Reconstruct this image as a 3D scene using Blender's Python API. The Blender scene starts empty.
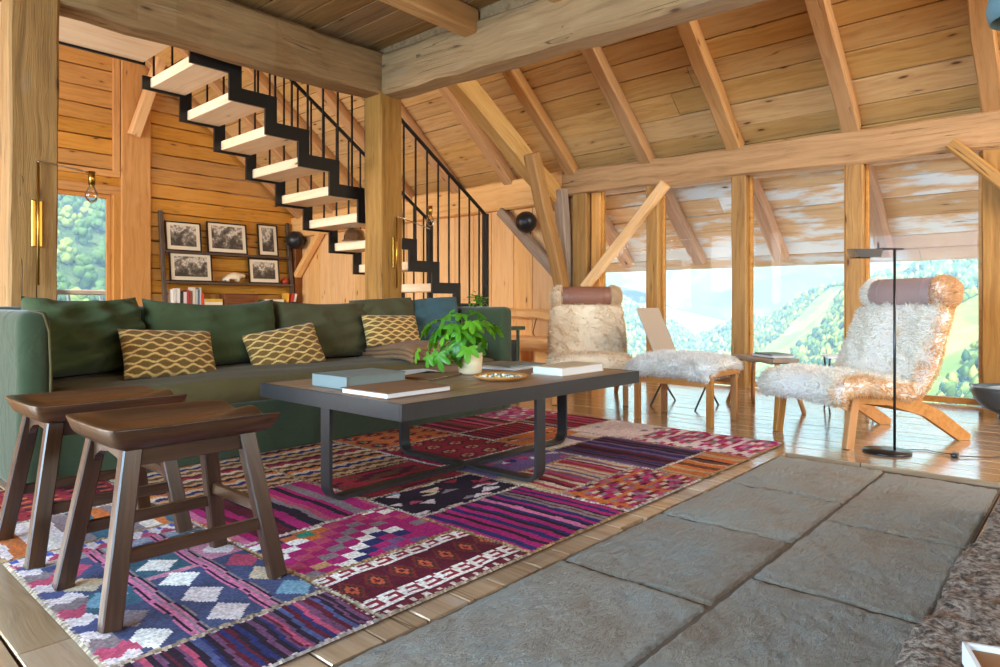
import bpy, bmesh, math, random
import numpy as np
from mathutils import Vector, Matrix, Euler
random.seed(7); np.random.seed(7)
sc = bpy.context.scene
COL = sc.collection
PI = math.pi

# ---------------------------------------------------------------- camera
cam_d = bpy.data.cameras.new('camera'); cam = bpy.data.objects.new('camera', cam_d); COL.objects.link(cam)
cam_d.sensor_width = 36.0; cam_d.lens = 24.012; cam_d.shift_y = -0.0285; cam_d.clip_end = 6000
cam.location = (0, 0, 0.85)
cam.rotation_euler = (PI/2, 0, math.atan2(0.669, 0.7433) - PI/2)
sc.camera = cam

# ---------------------------------------------------------------- world, sun, side daylight and added fills, exposure
w = bpy.data.worlds.new('sky'); sc.world = w; w.use_nodes = True
wn = w.node_tree; bg = wn.nodes['Background']
sky = wn.nodes.new('ShaderNodeTexSky'); sky.sky_type = 'NISHITA'; sky.sun_disc = False
sky.sun_elevation = math.radians(48); sky.sun_rotation = math.radians(215); sky.air_density = 1.3; sky.dust_density = 1.5
wn.links.new(sky.outputs[0], bg.inputs[0]); bg.inputs[1].default_value = 0.5
SUN_DIR = Vector((0.42, 0.30, -0.86))
sd = bpy.data.lights.new('sun', 'SUN'); sd.energy = 8.0; sd.angle = 0.01; sd.color = (1, .95, .86)
so = bpy.data.objects.new('sun', sd); COL.objects.link(so); so.rotation_euler = SUN_DIR.to_track_quat('-Z', 'Y').to_euler()
def area(name, loc, direction, sx, sy, power, color):
    d = bpy.data.lights.new(name, 'AREA'); d.shape = 'RECTANGLE'; d.size = sx; d.size_y = sy; d.energy = power; d.color = color
    o = bpy.data.objects.new(name, d); COL.objects.link(o); o.location = loc
    o.rotation_euler = Vector(direction).to_track_quat('-Z', 'Y').to_euler()
    return o
area('daylight_side_glazing', (-3.25, 1.9, 1.5), (1, 0, -.06), 4.6, 1.8, 430, (.40, .69, 1))
area('warm_rear_fill', (3.2, -3.25, 1.75), (0, 1, .05), 6.4, 1.9, 46, (1, .80, .55))  # added warm fill for faces turned to the rear, not daylight
area('dining_fill', (-3.25, 8.3, 1.7), (1, 0, 0), 4.8, 1.9, 330, (1, .97, .92))  # fill light added to brighten the dining area, no known window
area('roof_fill', (3.9, -3.25, 4.3), (0, 1, -.1), 4.0, 1.8, 460, (1, .95, .86))  # high fill added to light the sloping roof, no known gable window
sc.view_settings.view_transform = 'Standard'; sc.view_settings.look = 'None'
sc.view_settings.gamma = 1.0; sc.view_settings.use_curve_mapping = False
sc.view_settings.exposure = 0.6
sc.cycles.max_bounces = 10; sc.cycles.diffuse_bounces = 5; sc.cycles.glossy_bounces = 4
sc.cycles.transparent_max_bounces = 16; sc.cycles.transmission_bounces = 6; sc.cycles.volume_bounces = 0
sc.cycles.caustics_reflective = False; sc.cycles.caustics_refractive = False
sc.cycles.use_denoising = True; sc.cycles.sample_clamp_indirect = 6.0

# ---------------------------------------------------------------- material helpers
def lin(c):
    r = []
    for v in c[:3]:
        v = v/255.0
        r.append(v/12.92 if v <= .04045 else ((v+.055)/1.055)**2.4)
    return (r[0], r[1], r[2], 1.0)
class MT:
    def __init__(s, name):
        s.m = bpy.data.materials.new(name); s.m.use_nodes = True
        s.nt = s.m.node_tree; s.b = s.nt.nodes['Principled BSDF']; s.out = s.nt.nodes['Material Output']
    def n(s, typ, **kw):
        nd = s.nt.nodes.new('ShaderNode' + typ)
        for k, v in kw.items():
            if k.startswith('_'): setattr(nd, k[1:], v)
            else:
                key = int(k[1:]) if k[0] == 'i' and k[1:].isdigit() else k.replace('_', ' ')
                s.set(nd.inputs[key], v)
        return nd
    def set(s, sock, v):
        if hasattr(v, 'is_linked') or isinstance(v, bpy.types.NodeSocket): s.nt.links.new(v, sock)
        elif hasattr(v, 'outputs'): s.nt.links.new(v.outputs[0], sock)
        else: sock.default_value = v
    def math(s, op, a, b=0.0, clamp=False):
        nd = s.n('Math', _operation=op, _use_clamp=clamp); s.set(nd.inputs[0], a); s.set(nd.inputs[1], b); return nd.outputs[0]
    def vmath(s, op, a, b):
        nd = s.n('VectorMath', _operation=op); s.set(nd.inputs[0], a); s.set(nd.inputs[1], b); return nd.outputs[0]
    def mix(s, fac, a, b, typ='MIX'):
        nd = s.n('Mix', _data_type='RGBA', _blend_type=typ); s.set(nd.inputs[0], fac); s.set(nd.inputs[6], a); s.set(nd.inputs[7], b); return nd.outputs[2]
    def ramp(s, fac, stops, interp='LINEAR'):
        nd = s.n('ValToRGB'); s.set(nd.inputs[0], fac); cr = nd.color_ramp; cr.interpolation = interp
        while len(cr.elements) < len(stops): cr.elements.new(.5)
        for e, (p, c) in zip(cr.elements, stops): e.position = p; e.color = c if len(c) == 4 else (c[0], c[1], c[2], 1)
        return nd.outputs[0]
    def noise(s, vec, scale, detail=3, rough=.5, dist=0.0):
        return s.n('TexNoise', Vector=vec, Scale=scale, Detail=detail, Roughness=rough, Distortion=dist).outputs[0]
    def bump(s, h, strength=.3, dist=.01):
        nd = s.n('Bump', Strength=strength, Distance=dist, Height=h); s.set(s.b.inputs['Normal'], nd.outputs[0])
    def fin(s, color=None, rough=None, metal=None, spec=None, sheen=None):
        if color is not None: s.set(s.b.inputs['Base Color'], color)
        if rough is not None: s.set(s.b.inputs['Roughness'], rough)
        if metal is not None: s.set(s.b.inputs['Metallic'], metal)
        if spec is not None: s.set(s.b.inputs['Specular IOR Level'], spec)
        if sheen is not None: s.set(s.b.inputs['Sheen Weight'], sheen)
        return s.m
def W1(v): return (v, v, v, 1)

def wood(name, light, mid, dark, rough=.6, knots=.7, cracks=.6, bump=.35, vary=.22, grain=1.0, spec=.3, knot_col=(70, 38, 18), crack_col=(48, 30, 18), weather=None):
    t = MT(name)
    tc = t.n('TexCoord').outputs['Object']; rnd = t.n('ObjectInfo').outputs['Random']
    off = t.n('CombineXYZ', X=t.math('MULTIPLY', rnd, 37.0), Y=t.math('MULTIPLY', rnd, 11.3), Z=t.math('MULTIPLY', rnd, 5.7))
    v = t.vmath('ADD', tc, off)
    warp = t.n('TexNoise', Vector=t.vmath('MULTIPLY', v, (1.1, 2, 2)), Scale=1.6, Detail=2).outputs[1]
    v2 = t.vmath('ADD', v, t.vmath('MULTIPLY', t.vmath('SUBTRACT', warp, (.5, .5, .5)), (0, .09, .09)))
    g = t.noise(t.vmath('MULTIPLY', v2, (.55*grain, 11*grain, 11*grain)), 2.2, 5, .62, .35)
    fine = t.noise(t.vmath('MULTIPLY', v2, (2.2, 95, 95)), 1.6, 2, .6)
    blot = t.noise(t.vmath('MULTIPLY', v, (.8, 2.0, 2.0)), 1.3, 3, .6)
    c = t.ramp(g, [(.22, lin(dark)), (.46, lin(mid)), (.72, lin(light))])
    c = t.mix(t.math('MULTIPLY', fine, .22), c, lin(dark))
    c = t.mix(t.math('MULTIPLY', t.math('SUBTRACT', blot, .42, True), 1.3, True), c, lin(mid))
    if weather is not None:
        thr = weather[1] if len(weather) < 3 else t.math('ADD', weather[1]-weather[2]/2, t.math('MULTIPLY', rnd, weather[2]))
        wmask = t.math('MULTIPLY', t.math('SUBTRACT', t.noise(t.vmath('MULTIPLY', v, (.9, 3.2, 3.2)), 2.3, 4, .6), thr), 7.0, True)
        c = t.mix(wmask, c, lin(weather[0]))
    hgt = t.math('ADD', t.math('MULTIPLY', g, .7), t.math('MULTIPLY', fine, .3))
    if knots > 0:
        vo = t.n('TexVoronoi', Vector=t.vmath('MULTIPLY', v2, (1.5, 5.0, 5.0)), Scale=1.7, Randomness=1.0)
        kd = vo.outputs['Distance']
        sel = t.math('GREATER_THAN', t.n('SeparateColor', Color=vo.outputs['Color']).outputs[0], 1-knots*.75)
        km = t.math('MULTIPLY', t.ramp(kd, [(.06, W1(1)), (.13, W1(0))]), sel)
        halo = t.math('MULTIPLY', t.ramp(kd, [(.08, W1(.5)), (.28, W1(0))]), sel)
        c = t.mix(halo, c, lin(dark)); c = t.mix(t.math('MULTIPLY', km, .88), c, lin(knot_col))
    if cracks > 0:
        cn = t.noise(t.vmath('MULTIPLY', v, (.20, 8.5, 8.5)), 1.7, 2, .45)
        ck = t.ramp(t.math('ABSOLUTE', t.math('SUBTRACT', cn, .5)), [(.0015, W1(1)), (.006, W1(0))])
        gate = t.math('GREATER_THAN', t.noise(t.vmath('MULTIPLY', v, (.7, 3, 3)), 1.9, 1), .70-.14*cracks)
        ck = t.math('MULTIPLY', ck, gate)
        c = t.mix(t.math('MULTIPLY', ck, .75), c, lin(crack_col)); hgt = t.math('SUBTRACT', hgt, t.math('MULTIPLY', ck, 1.4))
    val = t.math('ADD', 1-vary/2, t.math('MULTIPLY', t.n('TexWhiteNoise', _noise_dimensions='1D', W=t.math('MULTIPLY', rnd, 91.7)).outputs[0], vary))
    hs = t.n('HueSaturation', Color=c, Value=val, Saturation=t.math('ADD', .95, t.math('MULTIPLY', rnd, .12)))
    t.bump(hgt, bump, .012)
    return t.fin(hs.outputs[0], rough, spec=spec)
def plain(name, rgb, rough=.5, metal=0, spec=.4, bump=0, bscale=80, vary=0.0, vscale=4):
    t = MT(name); c = lin(rgb)
    tc = t.n('TexCoord').outputs['Object']
    if vary:
        n = t.noise(tc, vscale, 4, .6); c = t.n('HueSaturation', Color=c, Value=t.math('ADD', 1-vary, t.math('MULTIPLY', n, 2*vary))).outputs[0]
    if bump: t.bump(t.noise(tc, bscale, 3), bump, .004)
    return t.fin(c, rough, metal, spec)
def fabric(name, a, b, rough=.9, weave=420, sheen=.06, wr=.5):
    t = MT(name); tc = t.n('TexCoord').outputs['Object']
    n = t.noise(tc, 3.2, 4, .6); f = t.noise(tc, weave, 2)
    c = t.mix(n, lin(a), lin(b)); c = t.mix(t.math('MULTIPLY', f, .25), c, lin([x*.6 for x in a]))
    wrk = t.noise(tc, 5.5, 3, .5, .8)
    t.bump(t.math('ADD', t.math('MULTIPLY', wrk, wr*5), t.math('MULTIPLY', f, .12)), .35, .02)
    return t.fin(c, rough, spec=.2, sheen=sheen)
def attr_mat(name, rough=.95, bump=.5, bscale=260, sheen=0.1, attr='Col', spec=.15):
    t = MT(name); a = t.n('Attribute', _attribute_name=attr).outputs[0]
    tc = t.n('TexCoord').outputs['Object']
    n = t.noise(tc, bscale, 2); n2 = t.noise(tc, 9, 4, .6)
    c = t.n('HueSaturation', Color=a, Value=t.math('ADD', .74, t.math('ADD', t.math('MULTIPLY', n, .3), t.math('MULTIPLY', n2, .26)))).outputs[0]
    if bump: t.bump(n, bump, .004)
    return t.fin(c, rough, spec=spec, sheen=sheen)

# ---------------------------------------------------------------- mesh helpers
def mesh(name, V, F, smooth=False):
    me = bpy.data.meshes.new(name); me.from_pydata([tuple(v) for v in V], [], [tuple(f) for f in F]); me.update()
    if smooth: me.polygons.foreach_set('use_smooth', [True]*len(me.polygons))
    return me
def put(name, me, mat=None, parent=None, loc=(0, 0, 0), rot=(0, 0, 0), kind=None):
    o = bpy.data.objects.new(name, me); COL.objects.link(o)
    if mat is not None and me is not None and not me.materials: me.materials.append(mat)
    o.location = loc; o.rotation_euler = rot
    if parent is not None: o.parent = parent
    if kind: o['kind'] = kind
    return o
def tag(o, label, cat, group=None):
    o['label'] = label; o['category'] = cat
    if group: o['group'] = group
    return o
def thing(name, label, cat, loc=(0, 0, 0), rz=0.0, group=None):
    return tag(put(name, None, None, None, loc, (0, 0, rz)), label, cat, group)
def struct(name, label=None, me=None, mat=None, loc=(0, 0, 0)):
    o = put(name, me, mat, None, loc); o['kind'] = 'structure'
    if label: o['label'] = label
    return o
def clone(o, parent=None):
    c = o.copy(); COL.objects.link(c); c.parent = parent
    for ch in o.children: clone(ch, c)
    return c
def box_me(sx, sy, sz, bev=0.0, seg=1, name='box'):
    bm = bmesh.new(); bmesh.ops.create_cube(bm, size=1.0, matrix=Matrix.Diagonal((sx, sy, sz, 1)))
    if bev > 0: bmesh.ops.bevel(bm, geom=bm.edges[:], offset=bev, segments=seg, profile=.5, affect='EDGES')
    me = bpy.data.meshes.new(name); bm.to_mesh(me); bm.free()
    if seg > 1: me.polygons.foreach_set('use_smooth', [True]*len(me.polygons))
    return me
def box(name, c, s, mat, parent=None, bev=.003, seg=1, rot=(0, 0, 0)):
    return put(name, box_me(*s, bev, seg, name), mat, parent, c, rot)
_tc = {}
def timber_me(L, w, h, seg=None, jit=.006, cham=.015, seed=0):
    rs = np.random.RandomState(seed); n = seg or max(2, int(L/.35)); c = min(cham, w*.3, h*.3)
    sec = [(-w/2+c, -h/2), (w/2-c, -h/2), (w/2, -h/2+c), (w/2, h/2-c), (w/2-c, h/2), (-w/2+c, h/2), (-w/2, h/2-c), (-w/2, -h/2+c)]
    V = []; F = []
    for i in range(n+1):
        dx = (rs.rand(2)-.5)*jit*1.6
        for (y, z) in sec:
            j = (rs.rand(2)-.5)*jit
            V.append((-L/2+L*i/n, y+j[0]+dx[0], z+j[1]+dx[1]))
    for i in range(n):
        for k in range(8): F.append((i*8+k, i*8+(k+1) % 8, (i+1)*8+(k+1) % 8, (i+1)*8+k))
    F.append(tuple(range(7, -1, -1))); F.append(tuple(n*8+k for k in range(8)))
    me = mesh('timber', V, F)
    bm = bmesh.new(); bm.from_mesh(me); bmesh.ops.recalc_face_normals(bm, faces=bm.faces[:]); bm.to_mesh(me); bm.free()
    return me
def frame_rot(p0, p1, up=(0, 0, 1)):
    x = (Vector(p1)-Vector(p0)).normalized(); up = Vector(up)
    if abs(x.dot(up)) > .98: up = Vector((1, 0, 0)) if abs(x.x) < .9 else Vector((0, 1, 0))
    y = up.cross(x).normalized(); z = x.cross(y)
    return Matrix((x, y, z)).transposed().to_euler()
_seed = [1]
def timber(name, p0, p1, w, h, mat, parent=None, up=(0, 0, 1), jit=.006, cham=.015, seg=None, share=False):
    """squared timber from p0 to p1: w across, h along `up`"""
    L = (Vector(p1)-Vector(p0)).length
    key = (round(L, 3), round(w, 3), round(h, 3), jit, cham)
    if share and key in _tc: me = _tc[key]
    else:
        _seed[0] += 1; me = timber_me(L, w, h, seg, jit, cham, _seed[0]); _tc[key] = me
    if share and me.materials and me.materials[0] != mat: me = me.copy(); me.materials.clear()
    return put(name, me, mat, parent, (Vector(p0)+Vector(p1))/2, frame_rot(p0, p1, up))
def tube_me(pts, r, n=10, caps=True, radii=None):
    pts = [Vector(p) for p in pts]; V = []; F = []
    prev = None
    for i, p in enumerate(pts):
        t = (pts[min(i+1, len(pts)-1)]-pts[max(i-1, 0)]).normalized()
        if prev is None:
            a = Vector((0, 0, 1)) if abs(t.z) < .9 else Vector((1, 0, 0)); u = t.cross(a).normalized()
        else: u = (prev - t*prev.dot(t)).normalized()
        prev = u; v = t.cross(u); rr = radii[i] if radii else r
        for k in range(n): V.append(p+u*(rr*math.cos(2*PI*k/n))+v*(rr*math.sin(2*PI*k/n)))
    for i in range(len(pts)-1):
        for k in range(n): F.append((i*n+k, i*n+(k+1) % n, (i+1)*n+(k+1) % n, (i+1)*n+k))
    if caps: F.append(tuple(range(n-1, -1, -1))); F.append(tuple((len(pts)-1)*n+k for k in range(n)))
    return mesh('tube', V, F, True)
def tube(name, pts, r, mat, parent=None, n=10, radii=None): return put(name, tube_me(pts, r, n, True, radii), mat, parent)
def lathe_me(prof, n=28):
    V = []; F = []
    for (r, z) in prof:
        for k in range(n): V.append((r*math.cos(2*PI*k/n), r*math.sin(2*PI*k/n), z))
    for i in range(len(prof)-1):
        for k in range(n): F.append((i*n+k, i*n+(k+1) % n, (i+1)*n+(k+1) % n, (i+1)*n+k))
    if prof[0][0] > 1e-5: F.append(tuple(range(n-1, -1, -1)))
    if prof[-1][0] > 1e-5: F.append(tuple((len(prof)-1)*n+k for k in range(n)))
    return mesh('lathe', V, F, True)
def extrude_me(poly, t, axis='y'):
    """closed polygon (a,b) extruded by t, centred; axis 'y': (x,z) poly, 'z': (x,y) poly, 'x': (y,z) poly"""
    n = len(poly); V = []
    for s in (-t/2, t/2):
        for a, b in poly: V.append({'y': (a, s, b), 'z': (a, b, s), 'x': (s, a, b)}[axis])
    F = [tuple(range(n)), tuple(range(2*n-1, n-1, -1))] + [(i, n+i, n+(i+1) % n, (i+1) % n) for i in range(n)]
    me = mesh('extrude', V, F); bm = bmesh.new(); bm.from_mesh(me); bmesh.ops.recalc_face_normals(bm, faces=bm.faces[:]); bm.to_mesh(me); bm.free()
    return me
def grid_me(fn, nu, nv, smooth=True, closed_u=False):
    V = [fn(i/nu if closed_u else i/(nu-1), j/(nv-1)) for i in range(nu) for j in range(nv)]
    F = []
    for i in range(nu if closed_u else nu-1):
        for j in range(nv-1): a = i*nv+j; b = ((i+1) % nu)*nv+j; F.append((a, b, b+1, a+1))
    return mesh('grid', V, F, smooth)
def cushion_me(w, h, t, n=22, puff=.42, wr=.004, seed=0, pinch=.05, sag=0.0):
    """pillow in the XZ plane, thickness along Y"""
    rs = np.random.RandomState(seed); ph = rs.rand(8)*6.28
    def side(sg):
        def fn(a, b):
            u = a*2-1; v = b*2-1
            e = max(0, (1-abs(u)**2.6)*(1-abs(v)**2.6))**puff
            k = 1-pinch*(1-abs(u)**2)*0 - pinch*(abs(v)**2)*(1-abs(u)**2)*.0
            x = u*w/2*(1-pinch*(1-v*v)*abs(u)**3); z = v*h/2*(1-pinch*(1-u*u)*abs(v)**3)
            z -= sag*(1-u*u)*max(0, v)*h
            y = sg*t/2*e + wr*e*(math.sin(9*u+ph[0]+3*v)+math.sin(13*v+ph[1]-4*u)+.7*math.sin(17*u*v+ph[2]))
            return (x, y, z)
        return fn
    V = []; F = []
    for sg in (-1, 1):
        o = len(V); f = side(sg)
        V += [f(i/(n-1), j/(n-1)) for i in range(n) for j in range(n)]
        for i in range(n-1):
            for j in range(n-1):
                a = o+i*n+j; q = (a, a+n, a+n+1, a+1); F.append(q if sg < 0 else q[::-1])
    me = mesh('cushion', V, F, True); bm = bmesh.new(); bm.from_mesh(me); bmesh.ops.remove_doubles(bm, verts=bm.verts[:], dist=1e-4); bmesh.ops.recalc_face_normals(bm, faces=bm.faces[:]); bm.to_mesh(me); bm.free()
    return me
def set_cols(me, face_rgb):
    """face colours (sRGB 0-255 array n_faces x 3) onto a corner attribute"""
    c = np.asarray(face_rgb, dtype=np.float64)/255.0
    c = np.where(c <= .04045, c/12.92, ((c+.055)/1.055)**2.4)
    cnt = np.empty(len(me.polygons), dtype=np.int32); me.polygons.foreach_get('loop_total', cnt)
    c4 = np.ones((len(c), 4), dtype=np.float32); c4[:, :3] = c
    at = me.color_attributes.new('Col', 'FLOAT_COLOR', 'CORNER'); at.data.foreach_set('color', np.repeat(c4, cnt, axis=0).ravel())
def fast_mesh(name, V, F, smooth=False):
    """V (n,3) float, F (m,k) int, numpy"""
    V = np.asarray(V, dtype=np.float32); F = np.asarray(F, dtype=np.int32); me = bpy.data.meshes.new(name)
    me.vertices.add(len(V)); me.vertices.foreach_set('co', V.ravel())
    m, k = F.shape; me.loops.add(m*k); me.loops.foreach_set('vertex_index', F.ravel())
    me.polygons.add(m); me.polygons.foreach_set('loop_start', np.arange(0, m*k, k, dtype=np.int32)); me.polygons.foreach_set('loop_total', np.full(m, k, dtype=np.int32))
    if smooth: me.polygons.foreach_set('use_smooth', np.ones(m, dtype=bool))
    me.update(calc_edges=True); me.validate(); return me

# ---------------------------------------------------------------- materials
W_roof = wood('roof_boards_honey', (214, 176, 118), (198, 156, 98), (162, 118, 68), .62, .9, .5)
W_rafter = wood('rafter_timber', (204, 160, 112), (188, 142, 94), (156, 110, 68), .62, .6, .9)
W_beam = wood('old_beam_timber', (172, 134, 88), (148, 112, 70), (104, 76, 46), .68, .5, 1.0, .6, weather=((138, 114, 86), .60))
W_plate = wood('wall_plate_timber', (188, 144, 96), (166, 124, 78), (130, 92, 54), .62, .6, 1.0, .5)
W_post = wood('post_timber', (178, 130, 70), (152, 108, 54), (104, 72, 36), .66, .6, 1.0, .6, weather=((150, 130, 106), .66))
W_wpost = wood('window_post_timber', (188, 144, 86), (166, 122, 68), (122, 84, 46), .6, .6, 1.0, .5)
W_wall = wood('log_wall_boards', (212, 156, 84), (196, 138, 66), (156, 102, 46), .6, .8, .7)
W_vert = wood('vertical_boards_pale', (238, 196, 140), (228, 180, 122), (200, 146, 92), .6, .5, .25)
W_trim = wood('window_trim_wood', (222, 164, 96), (206, 146, 78), (170, 112, 56), .55, .3, .2)
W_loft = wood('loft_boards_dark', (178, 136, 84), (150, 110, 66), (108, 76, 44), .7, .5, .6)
W_tread = wood('stair_tread_pine', (244, 220, 186), (236, 206, 168), (214, 176, 132), .5, .5, .0, .15)
W_eave = wood('eave_boards_weathered', (232, 196, 150), (220, 178, 130), (196, 150, 104), .8, .4, .4, .3, .3, weather=((228, 228, 222), .49, .42))
W_tail = wood('rafter_tail_weathered', (214, 178, 150), (198, 160, 132), (168, 130, 104), .8, .4, .8)
W_floor = wood('floor_boards', (200, 172, 138), (178, 146, 112), (142, 112, 84), .16, .5, .3, .14, .3, spec=.7, weather=((186, 166, 146), .58))
W_stool = wood('stool_walnut', (96, 62, 38), (68, 43, 27), (40, 25, 17), .28, .1, .0, .15, .1, spec=.5, grain=1.6)
W_table = wood('table_top_planks', (176, 148, 120), (152, 124, 98), (110, 86, 66), .42, .5, .5, .3, spec=.4)
W_chair = wood('chair_oak', (206, 150, 92), (190, 132, 76), (154, 100, 54), .45, .1, .0, .15, .1)
W_rack = wood('rack_dark_wood', (104, 86, 72), (84, 68, 56), (56, 44, 36), .6, .1, .0)
W_dark = wood('corner_post_dark', (150, 92, 46), (120, 70, 34), (84, 46, 22), .6, .5, .6)
W_grey = wood('grey_weathered_plank', (176, 158, 140), (150, 130, 112), (110, 92, 78), .6, .4, .6)
M_steel = plain('blackened_steel', (44, 42, 40), .42, .7, .5, .05, 60)
M_tsteel = plain('table_dark_steel', (46, 44, 44), .42, .15, .5, .15, 40, .12, 8)
M_black = plain('black_lacquer', (22, 22, 24), .28, 0, .5)
M_brass = plain('aged_brass', (190, 140, 60), .3, 1, .5)
M_chrome = plain('polished_metal', (190, 186, 178), .12, 1, .5)
M_green = fabric('sofa_green_linen', (64, 72, 44), (46, 60, 38), sheen=.28)
M_olive = fabric('sofa_seat_linen', (106, 90, 52), (82, 76, 46))
M_throw = fabric('brown_wool_throw', (158, 116, 78), (128, 92, 60), weave=160, wr=.8)
M_leather = plain('brown_leather', (128, 84, 66), .5, 0, .4, .12, 120, .12, 7)
M_leather2 = plain('grey_brown_leather', (158, 134, 130), .5, 0, .4, .12, 120, .1, 7)
def fleece_mat():
    t = MT('sheepskin_wool'); a = t.n('Attribute', _attribute_name='Col').outputs[0]
    d = t.n('BsdfDiffuse', Color=a); tl = t.n('BsdfTranslucent', Color=a); mx = t.n('MixShader'); t.set(mx.inputs[0], .5); t.set(mx.inputs[1], d.outputs[0]); t.set(mx.inputs[2], tl.outputs[0])
    t.set(t.out.inputs[0], mx.outputs[0]); return t.m
M_fleece = fleece_mat()
M_rug = attr_mat('kilim_wool', .97, .6, 420, .0)
M_cushion = attr_mat('pattern_cushion_cloth', .95, .3, 500, .15)
M_paper = plain('page_paper', (226, 216, 198), .8)
M_white = plain('white_paint', (226, 226, 222), .5)
M_pot = plain('cream_ceramic', (226, 206, 168), .35, 0, .5)
M_bowl = plain('slate_grey_glaze', (78, 88, 92), .28, 0, .6, .03, 20, .1, 6)
def glass_mat(name='window_glass', tint=(1, 1, 1, 1), ior=1.16):
    t = MT(name); tr = t.n('BsdfTransparent', Color=tint); gl = t.n('BsdfGlossy', Roughness=.02)
    fr = t.n('Fresnel', IOR=ior); mx = t.n('MixShader'); t.set(mx.inputs[0], fr); t.set(mx.inputs[1], tr); t.set(mx.inputs[2], gl)
    t.set(t.out.inputs[0], mx.outputs[0]); return t.m
M_glass = glass_mat()
def stone_mat():
    t = MT('flagstone_slate'); tc = t.n('TexCoord').outputs['Object']; rnd = t.n('ObjectInfo').outputs['Random']
    v = t.vmath('ADD', tc, t.n('CombineXYZ', X=t.math('MULTIPLY', rnd, 31.0), Y=t.math('MULTIPLY', rnd, 17.0)).outputs[0])
    n1 = t.noise(v, 3.0, 5, .62); n2 = t.noise(t.vmath('MULTIPLY', v, (8, 19, 8)), 2.0, 7, .7, .25); n3 = t.noise(v, 110, 4, .7)
    c = t.ramp(n1, [(.32, lin((160, 136, 108))), (.46, lin((182, 168, 146))), (.66, lin((176, 178, 168)))])
    c = t.mix(t.math('MULTIPLY', n3, .3), c, lin((84, 80, 74)))
    c = t.n('HueSaturation', Color=c, Value=t.math('ADD', .82, t.math('MULTIPLY', rnd, .3))).outputs[0]
    t.bump(t.math('ADD', n2, t.math('MULTIPLY', n3, .25)), 1.0, .045)
    return t.fin(c, .34, spec=.7)
M_stone = stone_mat()
fb = W_floor.node_tree.nodes['Principled BSDF']; fb.inputs['Coat Weight'].default_value = .7; fb.inputs['Coat Roughness'].default_value = .14
def granite_mat():
    t = MT('rough_granite'); tc = t.n('TexCoord').outputs['Object']
    n1 = t.noise(tc, 70, 4, .7); n2 = t.noise(tc, 26, 4, .6); n3 = t.noise(tc, 12, 3)
    c = t.ramp(n1, [(.34, lin((40, 36, 32))), (.46, lin((112, 96, 82))), (.6, lin((168, 156, 142)))])
    c = t.mix(t.ramp(n2, [(.56, W1(0)), (.66, W1(.8))]), c, lin((122, 78, 46)))
    c = t.mix(t.ramp(n3, [(.55, W1(0)), (.7, W1(.35))]), c, lin((150, 146, 138)))
    t.bump(n1, .9, .02); return t.fin(c, .8)
M_granite = granite_mat()
M_mortar = plain('grey_mortar', (112, 100, 88), .85, 0, .2, .3, 90, .15, 20)
# ================================================================ STRUCTURE
XW = 6.84
def z_raft(x): return 2.46 + .82*(6.72-x)          # underside of the rafters
def z_board(x): return 2.64 + .82*(6.72-x)         # underside of the roof boards
YB0, YB1 = -3.4, 11.4
ND = Vector((.82, 0, 1)).normalized()              # roof normal (up, towards the eave)

# ---- floor: boards along Y, flagstones set between them
floor = struct('floor', 'wide oiled floorboards with a strip of flagstones', box_me(10.3, 15.2, .2), M_mortar, (1.75, 4.0, -.131))
fl = [(-3.4, 0, 0)]
def in_stone(x): return -.2 < x < 3.86
x = -3.38; k = 0
rs = np.random.RandomState(3)
def board(x0, x1, y0, y1):
    if y1-y0 < .05: return
    timber('plank', ((x0+x1)/2-1.75, y0-4+.002, .117), ((x0+x1)/2-1.75, y1-4-.002, .117), x1-x0-.006, .028, W_floor, floor, jit=.0012, cham=.003, seg=3)
while x < XW-.02:
    wd = rs.uniform(.145, .20); x1 = min(x+wd, XW)
    if XW-x1 < .06: x1 = XW
    lo = YB0+.02; cuts = [lo]
    c = rs.uniform(.5, 3.5)
    while c < 11.0: cuts.append(c); c += rs.uniform(2.6, 4.6)
    cuts.append(11.38)
    for a, b in zip(cuts[:-1], cuts[1:]):
        if x1 > -.2 and x < 3.84:
            if b > 1.345: board(x, x1, max(a, 1.345), b)
            if a < .335: board(x, x1, a, min(b, .335))
        else: board(x, x1, a, b)
    x = x1
box('mortar_bed', (1.83-1.75, .84-4, .1165), (4.04, 1.0, .02), M_mortar, floor, 0)
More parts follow.
